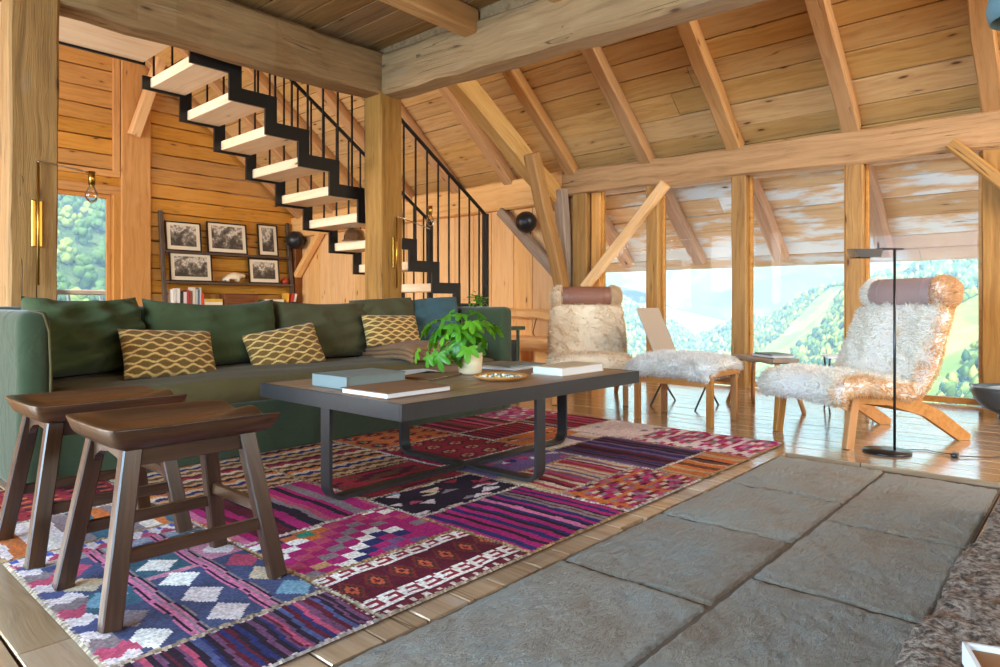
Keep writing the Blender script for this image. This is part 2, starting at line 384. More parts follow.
def slab(x0, x1, y0, y1, seed):
    rs = np.random.RandomState(seed); nx, ny = int((x1-x0)/.009), int((y1-y0)/.009)
    U, Vv = np.meshgrid(np.linspace(0, 1, nx), np.linspace(0, 1, ny), indexing='ij')
    X = (x1-x0)*(U-.5); Y = (y1-y0)*(Vv-.5)
    Z = np.zeros_like(X)
    def val(sc_x, sc_y, amp):           # smoothed random relief
        m, k = int((x1-x0)*sc_x)+3, int((y1-y0)*sc_y)+3; g = rs.rand(m, k)
        fx = U*(m-1.001); fy = Vv*(k-1.001); i = fx.astype(int); j = fy.astype(int); tx = fx-i; ty = fy-j; tx = tx*tx*(3-2*tx); ty = ty*ty*(3-2*ty)
        return amp*((g[i, j]*(1-tx)+g[i+1, j]*tx)*(1-ty)+(g[i, j+1]*(1-tx)+g[i+1, j+1]*tx)*ty)
    Z += val(5, 5, .005)+val(16, 30, .006)+val(40, 75, .0045)+val(90, 110, .002)
    e = np.minimum(np.minimum(U*(x1-x0), (1-U)*(x1-x0)), np.minimum(Vv*(y1-y0), (1-Vv)*(y1-y0)))
    Z = Z-.004-.006*np.clip(1-e/.009, 0, 1)**2
    edge = e < 1e-6; X[edge] += (rs.rand(edge.sum())-.5)*.008; Y[edge] += (rs.rand(edge.sum())-.5)*.008; Z[edge] = -.012
    ix = np.arange(nx*ny).reshape(nx, ny)
    F = np.stack([ix[:-1, :-1], ix[1:, :-1], ix[1:, 1:], ix[:-1, 1:]], -1).reshape(-1, 4)
    put('flagstone', fast_mesh('flagstone', np.stack([X, Y, Z], -1).reshape(-1, 3), F, True), M_stone, floor, ((x0+x1)/2-1.75, (y0+y1)/2-4, .131))
for i, (a, b) in enumerate(((-.18, .86), (.875, 1.785), (1.80, 2.455), (2.47, 3.10), (3.115, 3.84))): slab(a, b, .820, 1.335, 10+i)
for i, (a, b) in enumerate(((-.18, .7), (.715, 1.30), (1.315, 2.06), (2.075, 2.805), (2.82, 3.80))): slab(a, b, .345, .811, 30+i)

# ---- hidden side walls behind the camera (openings for the side daylight and the added fills)
def wall_boxes(name, boxes, mat, label=None):
    bm = bmesh.new()
    for (a, b) in boxes:
        c = [(p+q)/2 for p, q in zip(a, b)]; s = [q-p for p, q in zip(a, b)]
        bmesh.ops.create_cube(bm, size=1, matrix=Matrix.Translation(c) @ Matrix.Diagonal((*s, 1)))
    me = bpy.data.meshes.new(name); bm.to_mesh(me); bm.free(); return struct(name, label, me, mat)
wall_boxes('wall_left', [((-3.6, -3.4, 0), (-3.4, 11.6, .6)), ((-3.6, -3.4, 2.5), (-3.4, 11.6, 6.0)), ((-3.6, -3.4, .6), (-3.4, -.4, 2.5)), ((-3.6, 4.2, .6), (-3.4, 5.9, 2.5)), ((-3.6, 10.7, .6), (-3.4, 11.6, 2.5))], W_wall)
wall_boxes('wall_front', [((-3.6, -3.6, 0), (7.0, -3.4, .8)), ((-3.6, -3.6, 2.7), (5.0, -3.4, 3.4)), ((-3.6, -3.6, .8), (0, -3.4, 2.7)), ((6.4, -3.6, .8), (7.0, -3.4, 2.7)), ((-3.6, -3.6, 3.4), (1.9, -3.4, 8.4)), ((1.9, -3.6, 5.2), (3.2, -3.4, 6.0))], W_wall)
wall_boxes('wall_back', [((-3.6, 11.46, 0), (2.2, 11.6, 8.2)), ((3.72, 11.46, 0), (4.3, 11.6, 5.4)), ((2.2, 11.46, 2.6), (3.8, 11.6, 6.2)), ((2.2, 11.46, 0), (3.8, 11.6, .5)), ((4.3, 11.46, 0), (6.95, 11.6, 2.6)), ((4.3, 11.46, 2.6), (5.6, 11.6, 3.9))], W_dark, 'horizontal log wall with pictures at the far end of the room')
wb = bpy.data.objects['wall_back']
z = .02; rs = np.random.RandomState(8)
while z < 4.9:
    hh = rs.uniform(.19, .27); xe = min(6.84, 6.72-(z-2.70)/.82)
    if xe > 4.3: timber('plank', (4.22, 11.41, z+hh/2), (xe, 11.41, z+hh/2), .10, hh-.012, W_wall, wb, jit=.008, cham=.012, seg=8)
    z += hh
z = 2.93
while z < 5.4:
    hh = rs.uniform(.22, .32)
    timber('plank', (-1.2, 11.41, z+hh/2), (3.70, 11.41, z+hh/2), .10, hh-.014, W_wall, wb, jit=.008, cham=.012, seg=8); z += hh
for z in np.arange(.02, 2.55, .25): timber('plank', (-1.2, 11.41, z+.12), (2.2, 11.41, z+.12), .10, .236, W_wall, wb, jit=.008, cham=.012, seg=6)
timber('wall_post', (3.98, 11.36, 0), (3.98, 11.36, 5.0), .44, .16, W_trim, wb, up=(0, 1, 0), jit=.003)
timber('trim_board', (3.70, 11.33, 2.86), (3.70, 11.33, 4.95), .10, .06, W_trim, wb, up=(0, 1, 0), jit=.001, cham=.006)
timber('trim_board', (-1.2, 11.33, 2.87), (3.75, 11.33, 2.87), .06, .10, W_trim, wb, jit=.001, cham=.006)
timber('knee_brace', (3.92, 11.22, 3.50), (4.24, 11.0, 4.72), .16, .16, W_vert, wb, up=(1, 0, 0), jit=.003)
timber('plank', (-1.2, 11.41, 2.76), (3.80, 11.41, 2.76), .10, .15, W_wall, wb, jit=.006, cham=.012, seg=8)
# window in the far wall
w7 = struct('window_6', 'far window onto trees and a deck rail')
for (a, b, ww, hh) in (((2.2, 11.38, 2.62), (3.78, 11.38, 2.62), .14, .14), ((3.72, 11.38, .4), (3.72, 11.38, 2.68), .13, .14), ((2.2, 11.38, .52), (3.78, 11.38, .52), .14, .10), ((2.24, 11.38, .5), (2.24, 11.38, 2.6), .1, .14)):
    timber('window_frame', a, b, ww, hh, W_trim, w7, up=(0, 1, 0) if a[0] == b[0] else (0, 0, 1), jit=.001, cham=.008)
timber('sash', (3.62, 11.43, .56), (3.62, 11.43, 2.56), .06, .06, W_trim, w7, up=(0, 1, 0), jit=.001, cham=.005)
timber('sash', (2.3, 11.43, 2.52), (3.64, 11.43, 2.52), .06, .06, W_trim, w7, jit=.001, cham=.005)
box('pane', (2.95, 11.45, 1.54), (1.30, .008, 1.95), M_glass, w7, 0)

# ---- window wall on the right: plate beam, posts, braces, panes, boarded part
wr = struct('wall_right', 'timber wall with a row of floor-to-eave panes', box_me(.06, 6.9, 2.5), W_vert, (XW+.16, 8.2, 1.25))
ox = (XW+.16, 8.2, 1.25)
def loc_wr(p): return (p[0]-ox[0], p[1]-ox[1], p[2]-ox[2])
y = 4.86; rs = np.random.RandomState(5)
while y < 11.38:
    wd = rs.uniform(.30, .42); y1 = min(y+wd, 11.4)
    timber('plank', loc_wr((XW+.03, (y+y1)/2, 0)), loc_wr((XW+.03, (y+y1)/2, 2.2)), y1-y-.008, .04, W_vert, wr, up=(1, 0, 0), jit=.001, cham=.004, seg=2)
    y = y1
timber('wall_plate', loc_wr((6.85, -3.4, 2.21)), loc_wr((6.85, 5.0, 2.365)), .26, .31, W_plate, wr, jit=.012, cham=.02, seg=22)
timber('wall_plate', loc_wr((6.85, 5.0, 2.335)), loc_wr((6.85, 11.4, 2.315)), .26, .38, W_vert, wr, jit=.012, cham=.02, seg=16)
timber('blocking', loc_wr((6.93, -3.4, 2.40)), loc_wr((6.93, 11.4, 2.44)), .05, .22, W_plate, wr, jit=.003)
for (yc, wd) in ((3.765, .155), (2.77, .155), (1.69, .155), (.575, .31), (-.55, .16), (-1.65, .16), (-2.75, .16)):
    timber('window_post', loc_wr((6.83, yc, 0)), loc_wr((6.83, yc, 2.30)), wd, .17, W_wpost, wr, up=(1, 0, 0), jit=.004, cham=.012, seg=6)
timber('window_post', loc_wr((6.83, 4.76, 0)), loc_wr((6.83, 4.76, 2.3)), .22, .18, W_wpost, wr, up=(1, 0, 0), jit=.004)
timber('window_post', loc_wr((6.86, 4.56, 0)), loc_wr((6.86, 4.56, 2.3)), .14, .12, W_trim, wr, up=(1, 0, 0), jit=.002)
timber('brace', loc_wr((6.66, 4.62, 1.06)), loc_wr((6.70, 3.57, 2.19)), .10, .12, W_vert, wr, up=(1, 0, 0), jit=.004)
timber('brace', loc_wr((6.68, .93, 2.20)), loc_wr((6.68, .28, 1.50)), .10, .13, W_wpost, wr, up=(1, 0, 0), jit=.004)
timber('brace', loc_wr((6.76, 6.05, 2.12)), loc_wr((6.76, 5.02, 1.16)), .12, .15, W_grey, wr, up=(1, 0, 0), jit=.004)
timber('brace', loc_wr((6.76, 11.2, 1.40)), loc_wr((6.76, 10.35, 2.22)), .10, .14, W_vert, wr, up=(1, 0, 0), jit=.003)
timber('corner_post', loc_wr((6.80, 11.27, 0)), loc_wr((6.80, 11.27, 2.2)), .2, .2, W_dark, wr, up=(1, 0, 0), jit=.006)
timber('wall_rail', loc_wr((6.77, 4.88, .72)), loc_wr((6.77, 6.6, .74)), .12, .13, W_vert, wr, jit=.016, cham=.03, seg=14)
bays = ((4.49, 3.845), (3.685, 2.85), (2.69, 1.77), (1.61, .735), (.42, -.47))
for i, (a, b) in enumerate(bays):
    wdw = struct('window_%d' % (i+1), 'tall fixed pane in the timber window wall')
    yc = (a+b)/2; L = a-b; ztop = 2.30
    box('pane', (6.86, yc, 1.12), (.01, L-.03, 2.12), M_glass, wdw, 0)
    for yy in (a-.012, b+.012): box('window_frame', (6.86, yy, 1.13), (.05, .024, 2.2), W_trim, wdw, .002)
    box('window_frame', (6.86, yc, .035), (.07, L, .05), W_trim, wdw, .003)
for i, (a, b) in enumerate(((-.63, -1.57), (-1.73, -2.67))):
    wdw = struct('window_%d' % (i+7)); box('pane', (6.86, (a+b)/2, 1.12), (.01, a-b-.02, 2.12), M_glass, wdw, 0)
# truss timbers beside the window wall
tr = struct('trim_1', 'principal rafter and leaning strut at the end of the window wall')
timber('principal_rafter', (3.2, 5.12, 4.40), (6.80, 5.10, 2.13), .20, .24, W_roof, tr, jit=.01, cham=.02, seg=12)
timber('strut', (6.04, 4.93, 2.62), (6.80, 4.93, .62), .15, .16, W_plate, tr, up=(1, 0, 0), jit=.01, cham=.018, seg=7)
timber('strut', (6.66, 4.99, 2.28), (6.80, 4.96, .95), .14, .14, W_grey, tr, up=(1, 0, 0), jit=.008)

# ---- sloping roof
roof = struct('ceiling', 'sloping board ceiling on rafters above the window wall')
sl = Vector((1, 0, -.82)).normalized()
def roof_slab(name, xa, xb, za, zb, y0, y1, t=.08):
    V = [(xa, y0, za), (xb, y0, zb), (xb, y1, zb), (xa, y1, za)]; V += [(a, b, c+t) for a, b, c in V]
    return put(name, mesh(name, V, [(0, 3, 2, 1), (4, 5, 6, 7), (0, 1, 5, 4), (1, 2, 6, 5), (2, 3, 7, 6), (3, 0, 4, 7)]), W_loft, roof)
roof_slab('roof_deck', -.05, 8.36, z_board(-.05)+.034, z_board(8.36)+.034, -4.2, 12.6)
roof_slab('roof_deck', -4.4, .0, z_board(0)+.034-.82*4.4, z_board(0)+.034, -4.2, 12.6)
s = 0.0; rs = np.random.RandomState(12); xs = 8.34
while xs > 1.0:
    wd = rs.uniform(.19, .29); dx = wd*sl.x; xc = xs-dx/2; zc = z_board(xc)+.016
    outside = xc > 7.12
    cuts = [-4.1 if outside else -3.4] + sorted(rs.uniform(-2, 11, 2).tolist()) + [12.5 if outside else 11.45]
    if xc < 3.4: cuts = [4.2, 11.45]
    for a, b in zip(cuts[:-1], cuts[1:]):
        if b-a < .3: continue
        timber('eave_board' if outside else 'roof_board', (xc, a+.002, zc), (xc, b-.002, zc), wd-rs.uniform(.004, .016), .026+rs.uniform(-.006, .004), W_eave if outside else W_roof, roof, up=ND, jit=.003, cham=.005, seg=max(2, int((b-a)/1.2)))
    xs -= dx
for yc in (-2.5, -1.45, -.40, .66, 1.71, 2.81, 3.83, 4.88, 5.90, 6.92, 7.95, 9.0, 10.05, 11.1):
    def pr(x): return (x, yc, z_raft(x)+.07/ND.z)
    x0 = 3.5 if yc < 4 else .8
    timber('rafter', pr(x0), pr(6.80), .15, .145, W_rafter, roof, up=ND, jit=.008, cham=.012, seg=12)
    timber('rafter_tail', pr(6.86), pr(8.10), .16, .15, W_tail, roof, up=ND, jit=.008, cham=.03, seg=4)

# ---- loft: posts, beams, joists, boards
for p, lab in (((1.07, 4.715), 'timber post at the left edge carrying a brass lamp'), ((3.70, 4.715), 'timber post behind the sofa where two beams meet')):
    o = timber('timber_post', (p[0], p[1], 0), (p[0], p[1], 2.68), .24, .235, W_post, None, up=(0, 1, 0), jit=.008, cham=.012, seg=10)
    o['kind'] = 'structure'; o['label'] = lab
for o, lab in ((timber('timber_beam', (-3.4, 4.72, 2.80), (3.78, 4.72, 2.85), .26, .37, W_beam, None, jit=.012, cham=.03, seg=30), 'heavy hewn beam over the sofa running to the corner post'),
               (timber('timber_beam', (3.70, -3.4, 2.58), (3.70, 4.90, 2.855), .24, .36, W_beam, None, jit=.012, cham=.03, seg=34), 'heavy hewn beam crossing from the corner post towards the right')):
    o['kind'] = 'structure'; o['label'] = lab
loft = struct('ceiling_loft', 'board ceiling of the loft on joists')
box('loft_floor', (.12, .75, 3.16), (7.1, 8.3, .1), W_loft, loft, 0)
x = -3.38; rs = np.random.RandomState(4)
while x < 3.66:
    wd = rs.uniform(.2, .3); x1 = min(x+wd, 3.68)
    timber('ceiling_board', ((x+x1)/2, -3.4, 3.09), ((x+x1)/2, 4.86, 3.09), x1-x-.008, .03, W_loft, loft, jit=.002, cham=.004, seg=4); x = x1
box('ledger', (3.71, .75, 2.98), (.17, 8.2, .2), W_beam, loft, .004)
for yc in (3.52, 2.68, 1.84, 1.0, .16, -.68, -1.52, -2.36):
    timber('joist', (-3.4, yc, 2.975), (3.60, yc, 2.975), .135, .19, W_rafter, loft, jit=.008, cham=.012, seg=14)

# ---- staircase
stair = thing('staircase', 'open staircase with folded black steel stringers and pale pine treads', 'staircase')
YS, YE = 4.965, 5.86
def sx(k): return 2.11+.298*k
def sz(k): return 2.63-.208*k
NS = 12
top = []; bot = []
for k in range(NS):
    bot += [(sx(k), sz(k)), (sx(k+1), sz(k))]
    top += [(sx(k)+(.10 if k else 0), sz(k)+.11), (sx(k+1)+.10, sz(k)+.11)]
zl = sz(NS-1)
poly = bot + [(sx(NS), 0.0), (sx(NS)+.10, 0.0)] + top[::-1]
for yy in (YS, YE):
    put('stringer', extrude_me(poly, .022, 'y'), M_steel, stair, (0, yy, 0))
for k in range(NS):
    L = YE-YS-.022
    timber('tread', ((sx(k)+sx(k+1))/2+.055, YS+.012, sz(k)+.062), ((sx(k)+sx(k+1))/2+.055, YE-.012, sz(k)+.062), .285, .082, W_tread, stair, jit=.0015, cham=.006, seg=2)
box('landing', (.9, 5.39, 2.88), (2.44, 1.0, .07), W_tread, stair, .004)
box('landing_edge', (.9, 5.86, 2.858), (2.46, .022, .06), M_steel, stair, .001); box('landing_edge', (.9, 4.91, 2.87), (2.46, .022, .11), M_steel, stair, .001)
def zrail(x): return 1.83+.672*(5.28-x)
for yy in (YS, YE):
    xa = 2.13
    timber('handrail', (xa, yy, zrail(xa)), (5.30, yy, zrail(5.30)), .03, .03, M_steel, stair, jit=0, cham=.004, seg=1)
    box('newel', (5.28, yy, 1.21), (.055, .055, 1.26), M_steel, stair, .003)
    x = 2.20
    while x < 5.2:
        k = int((x-.05-sx(0))/.298); zb = sz(max(k, 0))+.10
        box('baluster', (x, yy, (zb+zrail(x))/2), (.014, .014, zrail(x)-zb), M_steel, stair, 0); x += .149
    for x in (.2, .6, 1.0, 1.4, 1.8, 2.1): box('baluster', (x, yy, 3.38), (.014, .014, 1.0), M_steel, stair, 0)
    timber('handrail', (-.3, yy, 3.90), (2.14, yy, 3.90), .03, .03, M_steel, stair, jit=0, cham=.004, seg=1)
# ================================================================ OUTSIDE
cu, su = math.cos(math.radians(21.5)), math.sin(math.radians(21.5))      # valley axis, looking out through the panes
FU = Vector((cu*.7433+su*.669, cu*.669-su*.7433, 0)); FV = Vector((.669*cu-.7433*su, -.7433*cu-.669*su, 0))
def ground_mat(name, cols, scale):
    t = MT(name); tc = t.n('TexCoord').outputs['Object']
    n = t.noise(tc, scale, 5, .62); n2 = t.noise(tc, scale*.23, 4, .6)
    c = t.ramp(t.math('ADD', t.math('MULTIPLY', n, .5), t.math('MULTIPLY', n2, .5)), [(.36, lin(cols[0])), (.5, lin(cols[1])), (.64, lin(cols[2]))])
    t.bump(n, .6, 4.0); return t.fin(c, .95, spec=.1)
M_meadow = ground_mat('alpine_meadow', ((70, 96, 44), (104, 128, 60), (150, 160, 92)), .02)
M_far = ground_mat('far_mountain_forest', ((52, 82, 56), (74, 100, 66), (112, 124, 96)), .006)
def tree_mat():
    t = MT('forest_leaves'); a = t.n('Attribute', _attribute_name='Col').outputs[0]; tc = t.n('TexCoord').outputs['Object']
    c = t.n('HueSaturation', Color=a, Value=t.math('ADD', .6, t.math('MULTIPLY', t.noise(tc, .9, 3), .8))).outputs[0]
    return t.fin(c, .9, spec=.1)
M_forest = tree_mat()
def noise2(x, y, sc, seed):
    rs = np.random.RandomState(seed); o = np.zeros_like(x)
    for k in range(5):
        a, b, p = rs.randn(), rs.randn(), rs.rand()*6.28
        o += np.sin((x*a+y*b)/sc*(1+.7*k)+p)/(1+.6*k)
    return o
def ridge(name, lab, p0, p1, slope, reach, amp, seed, mat, n_trees, hgt, fmin, side):
    """hill: crest p0-p1 in (u, v, z); falls by slope on both sides"""
    p0 = np.array(p0, float); p1 = np.array(p1, float); d = p1-p0; L = math.hypot(d[0], d[1]); t = d[:2]/L; nrm = np.array((-t[1], t[0]))
    ns, nw = 90, 70
    S, Wd = np.meshgrid(np.linspace(-.2, 1.0, ns), np.linspace(-1, 1, nw), indexing='ij')
    def surf(S, Wd):
        q = Wd*reach
        u = p0[0]+d[0]*S+nrm[0]*q; v = p0[1]+d[1]*S+nrm[1]*q
        z = p0[2]+d[2]*S - slope*np.sqrt(q*q+90)*(1-.25*np.abs(Wd)) + amp*noise2(u, v, reach*.22, seed) + amp*.35*noise2(u, v, reach*.06, seed+1)
        return u, v, z
    u, v, z = surf(S, Wd)
    P = u[..., None]*np.array(FU)+v[..., None]*np.array(FV); P[..., 2] = z
    idx = np.arange(ns*nw).reshape(ns, nw)
    F = np.stack([idx[:-1, :-1], idx[1:, :-1], idx[1:, 1:], idx[:-1, 1:]], -1).reshape(-1, 4)
    o = put(name, fast_mesh(name, P.reshape(-1, 3), F, True), mat); o['kind'] = 'structure'; o['label'] = lab
    if n_trees:
        rs = np.random.RandomState(seed+5)
        s = rs.uniform(-.1, 1, n_trees*3); wv = side*rs.uniform(-.06, 1, n_trees*3); u, v, z = surf(s, wv)
        keep = (noise2(u, v, reach*.16, seed+9) > fmin)
        P = (u[:, None]*np.array(FU)+v[:, None]*np.array(FV)); P[:, 2] = z
        u = u[keep][:n_trees]; P = P[keep][:n_trees]; forest(name.replace('hillside', 'forest'), P, hgt, seed+7, lab)
    return o
def forest(name, P, hgt, seed, lab):
    rs = np.random.RandomState(seed); n = len(P)
    prof = [(.0, 1.0), (.30, .72), (.50, .42), (.38, .15)]; K = 6
    base = [(0, 0, 1.0)]
    for (r, zz) in prof[1:]:
        for k in range(K): base.append((r*math.cos(2*PI*k/K), r*math.sin(2*PI*k/K), zz))
    base = np.array(base); F = [(0, 1+k, 1+(k+1) % K, 1+(k+1) % K) for k in range(K)]
    for i in range(2):
        for k in range(K): a = 1+i*K; F.append((a+k, a+K+k, a+K+(k+1) % K, a+(k+1) % K))
    F = np.array(F); tri = F[:, :3][:K]; quad = F[K:]
    Ft = np.concatenate([tri, quad[:, [0, 1, 2]], quad[:, [0, 2, 3]]])
    h = hgt*rs.uniform(.6, 1.25, n); wdt = h*rs.uniform(.55, .95, n); m = len(base)
    V = base[None]*np.stack([wdt, wdt, h], -1)[:, None] + P[:, None] + rs.normal(0, .06, (n, m, 3))*h[:, None, None]
    Fa = (Ft[None]+(np.arange(n)*m)[:, None, None]).reshape(-1, 3)
    me = fast_mesh(name, V.reshape(-1, 3), Fa, False)
    pal = np.array([(64, 92, 48), (84, 112, 54), (108, 130, 62), (48, 78, 50), (128, 140, 72)])
    set_cols(me, np.repeat(pal[rs.randint(0, 5, n)], len(Ft), axis=0))
    o = put(name, me, M_forest, None); o['kind'] = 'stuff'; o['label'] = lab.replace('hill', 'forest on the hill'); o['category'] = 'forest'
ridge('hillside_right', 'wooded hill rising to the right outside the panes', (700, 520, 190), (1700, -140, -62), .62, 680, 12, 21, M_meadow, 20000, 9.5, -1.0, -1)
ridge('hillside_left', 'wooded hill falling from the left outside the panes', (900, -700, 260), (1750, -120, -80), .60, 700, 12, 41, M_meadow, 12000, 9.5, -1.4, 1)
ridge('far_mountain', 'hazy far mountain closing the valley', (3600, -2600, 700), (3600, 2600, 640), .42, 1900, 60, 61, M_far, 0, 1, 0, 0)
meadow = put('meadow', box_me(150, 200, 1), M_meadow, None, (98, 10, -36), (0, math.radians(24), 0)); meadow['kind'] = 'structure'; meadow['label'] = 'grassy slope falling away below the house'
reflector = put('bounce_ground', box_me(24, 60, .4), plain('pale_reflector', (232, 224, 206), .9, 0, .2, .3, 12, .1, 3), None, (18.9, 2, -3.4), (0, math.radians(10), 0)); reflector['kind'] = 'structure'; reflector['label'] = 'unseen pale ground added below the window wall to bounce light'  # unseen bright ground, added to throw sunlight up under the eave
# hill behind the far window with single trees
V = []; F = []
n1, n2 = 40, 22
for i in range(n1):
    for j in range(n2):
        yy = 22+i*6.5; xx = -60+j*(yy*.42+70)/(n2-1)
        V.append((xx, yy, -9+.42*max(0, yy-88)+.8*math.sin(xx*.11)+.9*math.sin(yy*.13+xx*.05)))
for i in range(n1-1):
    for j in range(n2-1): a = i*n2+j; F.append((a, a+1, a+n2+1, a+n2))
hb = put('hillside_back', mesh('hillside_back', V, F, True), ground_mat('wooded_slope', ((40, 62, 34), (56, 80, 42), (84, 106, 56)), .3)); hb['kind'] = 'structure'; hb['label'] = 'slope behind the far window'
M_leafA = plain('tree_leaves', (66, 98, 46), .8, 0, .1, 0, 1, .35, .8)
M_leafB = plain('tree_leaves_light', (110, 136, 62), .8, 0, .1, 0, 1, .35, .8)
M_bark = plain('tree_bark', (84, 66, 50), .9)
def crown_me(seed):
    rs = np.random.RandomState(seed); Vs = []; Fs = []; o = 0
    bm = bmesh.new(); bmesh.ops.create_icosphere(bm, subdivisions=2, radius=1)
    bv = np.array([v.co for v in bm.verts]); bf = np.array([[v.index for v in f.verts] for f in bm.faces]); bm.free()
    for k in range(30):
        hz = rs.uniform(.28, 1.0); rad = .30*(1-abs(hz-.5)*.9); an = rs.rand()*6.28; rr = rs.uniform(.0, .26)*(1.15-hz)
        sz_ = rs.uniform(.09, .17)*(1.25-.6*hz)
        v = bv*(1+rs.normal(0, .12, (len(bv), 1)))*sz_*np.array((1, 1, 1.1)); v += np.array((rr*math.cos(an)*1.6, rr*math.sin(an)*1.6, hz*.92))
        Vs.append(v); Fs.append(bf+o); o += len(bv)
    return fast_mesh('crown', np.concatenate(Vs), np.concatenate(Fs), False)
crowns = [crown_me(i) for i in range(4)]; crowns2 = [c.copy() for c in crowns]
trunk_me = tube_me([(0, 0, -.15), (0, 0, .2), (.01, 0, .5)], .03, 6, True, [.03, .024, .012])
rs = np.random.RandomState(33); cnt = 0
spots = []
for row in range(11):
    for q in range(6): spots.append((row, q))
for (row, q) in spots:
    yy = 96+row*8.2+rs.uniform(-1, 1); xx = yy*.298+(q-2.75)*5.4+2.7*(row % 2)+rs.uniform(-.4, .4)
    zz = -9+.42*max(0, yy-88)+.8*math.sin(xx*.11)+.9*math.sin(yy*.13+xx*.05)-.7
    hgt = rs.uniform(4.8, 6.4)
    light = rs.rand() < .45
    pos = ['leftmost', 'second from left', 'third from left', 'third from right', 'second from right', 'rightmost'][q]; rw = ['lowest', 'second', 'third', 'fourth', 'fifth', 'sixth', 'seventh', 'eighth', 'ninth', 'tenth', 'topmost'][row]
    t_ = thing('tree', '%s tree beyond the far window, %s in the %s row' % ('light green' if light else 'dark green', pos, rw), 'tree', (xx, yy, zz), rs.rand()*6.28, 'trees beyond the far window')
    t_.scale = (hgt*rs.uniform(.85, 1.1), hgt, hgt)
    put('crown', (crowns2 if light else crowns)[cnt % 4], M_leafB if light else M_leafA, t_); put('trunk', trunk_me, M_bark, t_); cnt += 1
# deck outside the far window
dk = struct('deck', 'timber deck outside the far window')
for i in range(22): box('plank', (2.6, 11.75+i*.15, -.02), (7.0, .14, .04), W_grey, dk, .003)
rl = thing('deck_railing', 'weathered deck railing outside the far window', 'railing', (2.6, 14.9, 0))
timber('top_rail', (-3.4, 0, 1.10), (3.4, 0, 1.10), .10, .10, W_grey, rl, jit=.002)
for xx in (-3.2, -1.2, .95, 3.2): box('rail_post', (xx, 0, .53), (.08, .08, 1.06), W_grey, rl, .004)
for zz in (.3, .6, .88): tube('rail_cable', [(-3.4, 0, zz), (3.4, 0, zz)], .006, M_chrome, rl, 6)
for i, (xx, lab) in enumerate(((3.55, 'white deck chair beyond the far window, nearer the sash'), (4.50, 'white deck chair outside, mostly behind the far window frame'))):
    ch = thing('deck_chair', lab, 'chair', (xx, 13.2, 0), .35, 'deck chairs outside')
    for s in (-.26, .26):
        timber('back_post', (s, .12, 0), (s+.05, .42, 1.02), .04, .05, M_white, ch, jit=0, cham=.004, seg=1); timber('front_leg', (s, -.4, 0), (s, -.36, .42), .04, .05, M_white, ch, jit=0, cham=.004, seg=1)
        box('armrest', (s, -.05, .62), (.07, .6, .03), M_white, ch)
    for k in range(5): box('seat_slat', (0, -.35+.12*k, .40), (.5, .09, .02), M_white, ch)
    for k in range(3): box('back_slat', (0, .27+.045*k, .55+.13*k), (.5, .02, .08), M_white, ch)
# valley haze: thin air-light between the house and the hills
hz_t = MT('valley_haze'); hz_t.nt.nodes.remove(hz_t.b)
vs = hz_t.n('VolumeScatter', Color=(.16, .29, .40, 1), Density=.0009, Anisotropy=.0); hz_t.set(hz_t.out.inputs['Volume'], vs.outputs[0])
hz = put('valley_haze', box_me(2400, 3600, 420), hz_t.m, None, (1300, 600, 30)); hz['kind'] = 'structure'; hz['label'] = 'blue haze in the valley air'
hz_m2 = hz_t.m.copy(); hz_m2.node_tree.nodes['Volume Scatter'].inputs['Density'].default_value = .0058
hz2 = put('slope_haze', box_me(300, 330, 160), hz_m2, None, (-61, 190, 40)); hz2['kind'] = 'structure'; hz2['label'] = 'blue haze over the slope behind the far window'
# ================================================================ SOFA
sofa = thing('sofa', 'long dark green linen sofa with upholstered arms, standing on the kilim rug', 'sofa', (2.40, 4.0, .012))
def sb(name, x0, x1, y0, y1, z0, z1, mat, bev=.04, seg=4):
    return box(name, ((x0+x1)/2-2.4, (y0+y1)/2-4.0, (z0+z1)/2), (x1-x0, y1-y0, z1-z0), mat, sofa, bev, seg)
sb('base', .86, 3.95, 3.52, 4.44, 0, .30, M_green, .02)
sb('arm', .755, .885, 3.50, 4.50, 0, .815, M_green, .05); sb('arm', 3.925, 4.055, 3.50, 4.50, 0, .825, M_green, .05)
sb('back', .80, 4.02, 4.37, 4.51, 0, .83, M_green, .05)
def seat_fn(x0, x1):
    return cushion_me(x1-x0, .90, .24, 26, .16, .004, int(x0*10), .01)
for (x0, x1) in ((.885, 3.925),):
    me = cushion_me(x1-x0, .86, .20, 40, .14, .005, 3, .004)
    put('seat_cushion', me, M_olive, sofa, ((x0+x1)/2-2.4, 3.945-4.0, .355), (PI/2, 0, 0))
def piping(pts): tube('piping', pts, .006, M_olive, sofa, 6)
piping([(.87-2.4, -.505, .03), (.875-2.4, -.507, .55), (.87-2.4, -.50, .72), (.85-2.4, -.49, .80), (.80-2.4, -.47, .815)])
def back_cushion(label, x, y, wd, h, t, lean, rz, mat, seed, zc=None, sag=.06, roll=0, wr=.007):
    o = put('back_cushion', cushion_me(wd, h, t, 30, .34, wr, seed, .03, sag), mat, None, (x, y-.03, zc or .467+h/2*.98), (-lean, roll, rz))
    return tag(o, label, 'cushion', 'green back cushions on the sofa')
M_green2 = fabric('cushion_green_linen', (78, 86, 52), (60, 72, 46), wr=.7)
M_olive2 = fabric('cushion_olive_linen', (88, 82, 52), (70, 68, 44), wr=.7)
M_blue = fabric('cushion_slate_blue_linen', (70, 92, 96), (54, 76, 80), wr=.7)
back_cushion('crumpled green back cushion filling the corner against the left sofa arm', 1.21, 4.17, .62, .44, .25, .22, .25, M_green2, 2, sag=.05, wr=.020)
back_cushion('wide green back cushion behind the leftmost patterned pillow', 1.93, 4.19, .84, .43, .23, .2, 0, M_green2, 4, sag=.08)
back_cushion('olive green back cushion in the middle of the sofa', 2.74, 4.20, .78, .42, .22, .2, 0, M_olive2, 6, sag=.04)
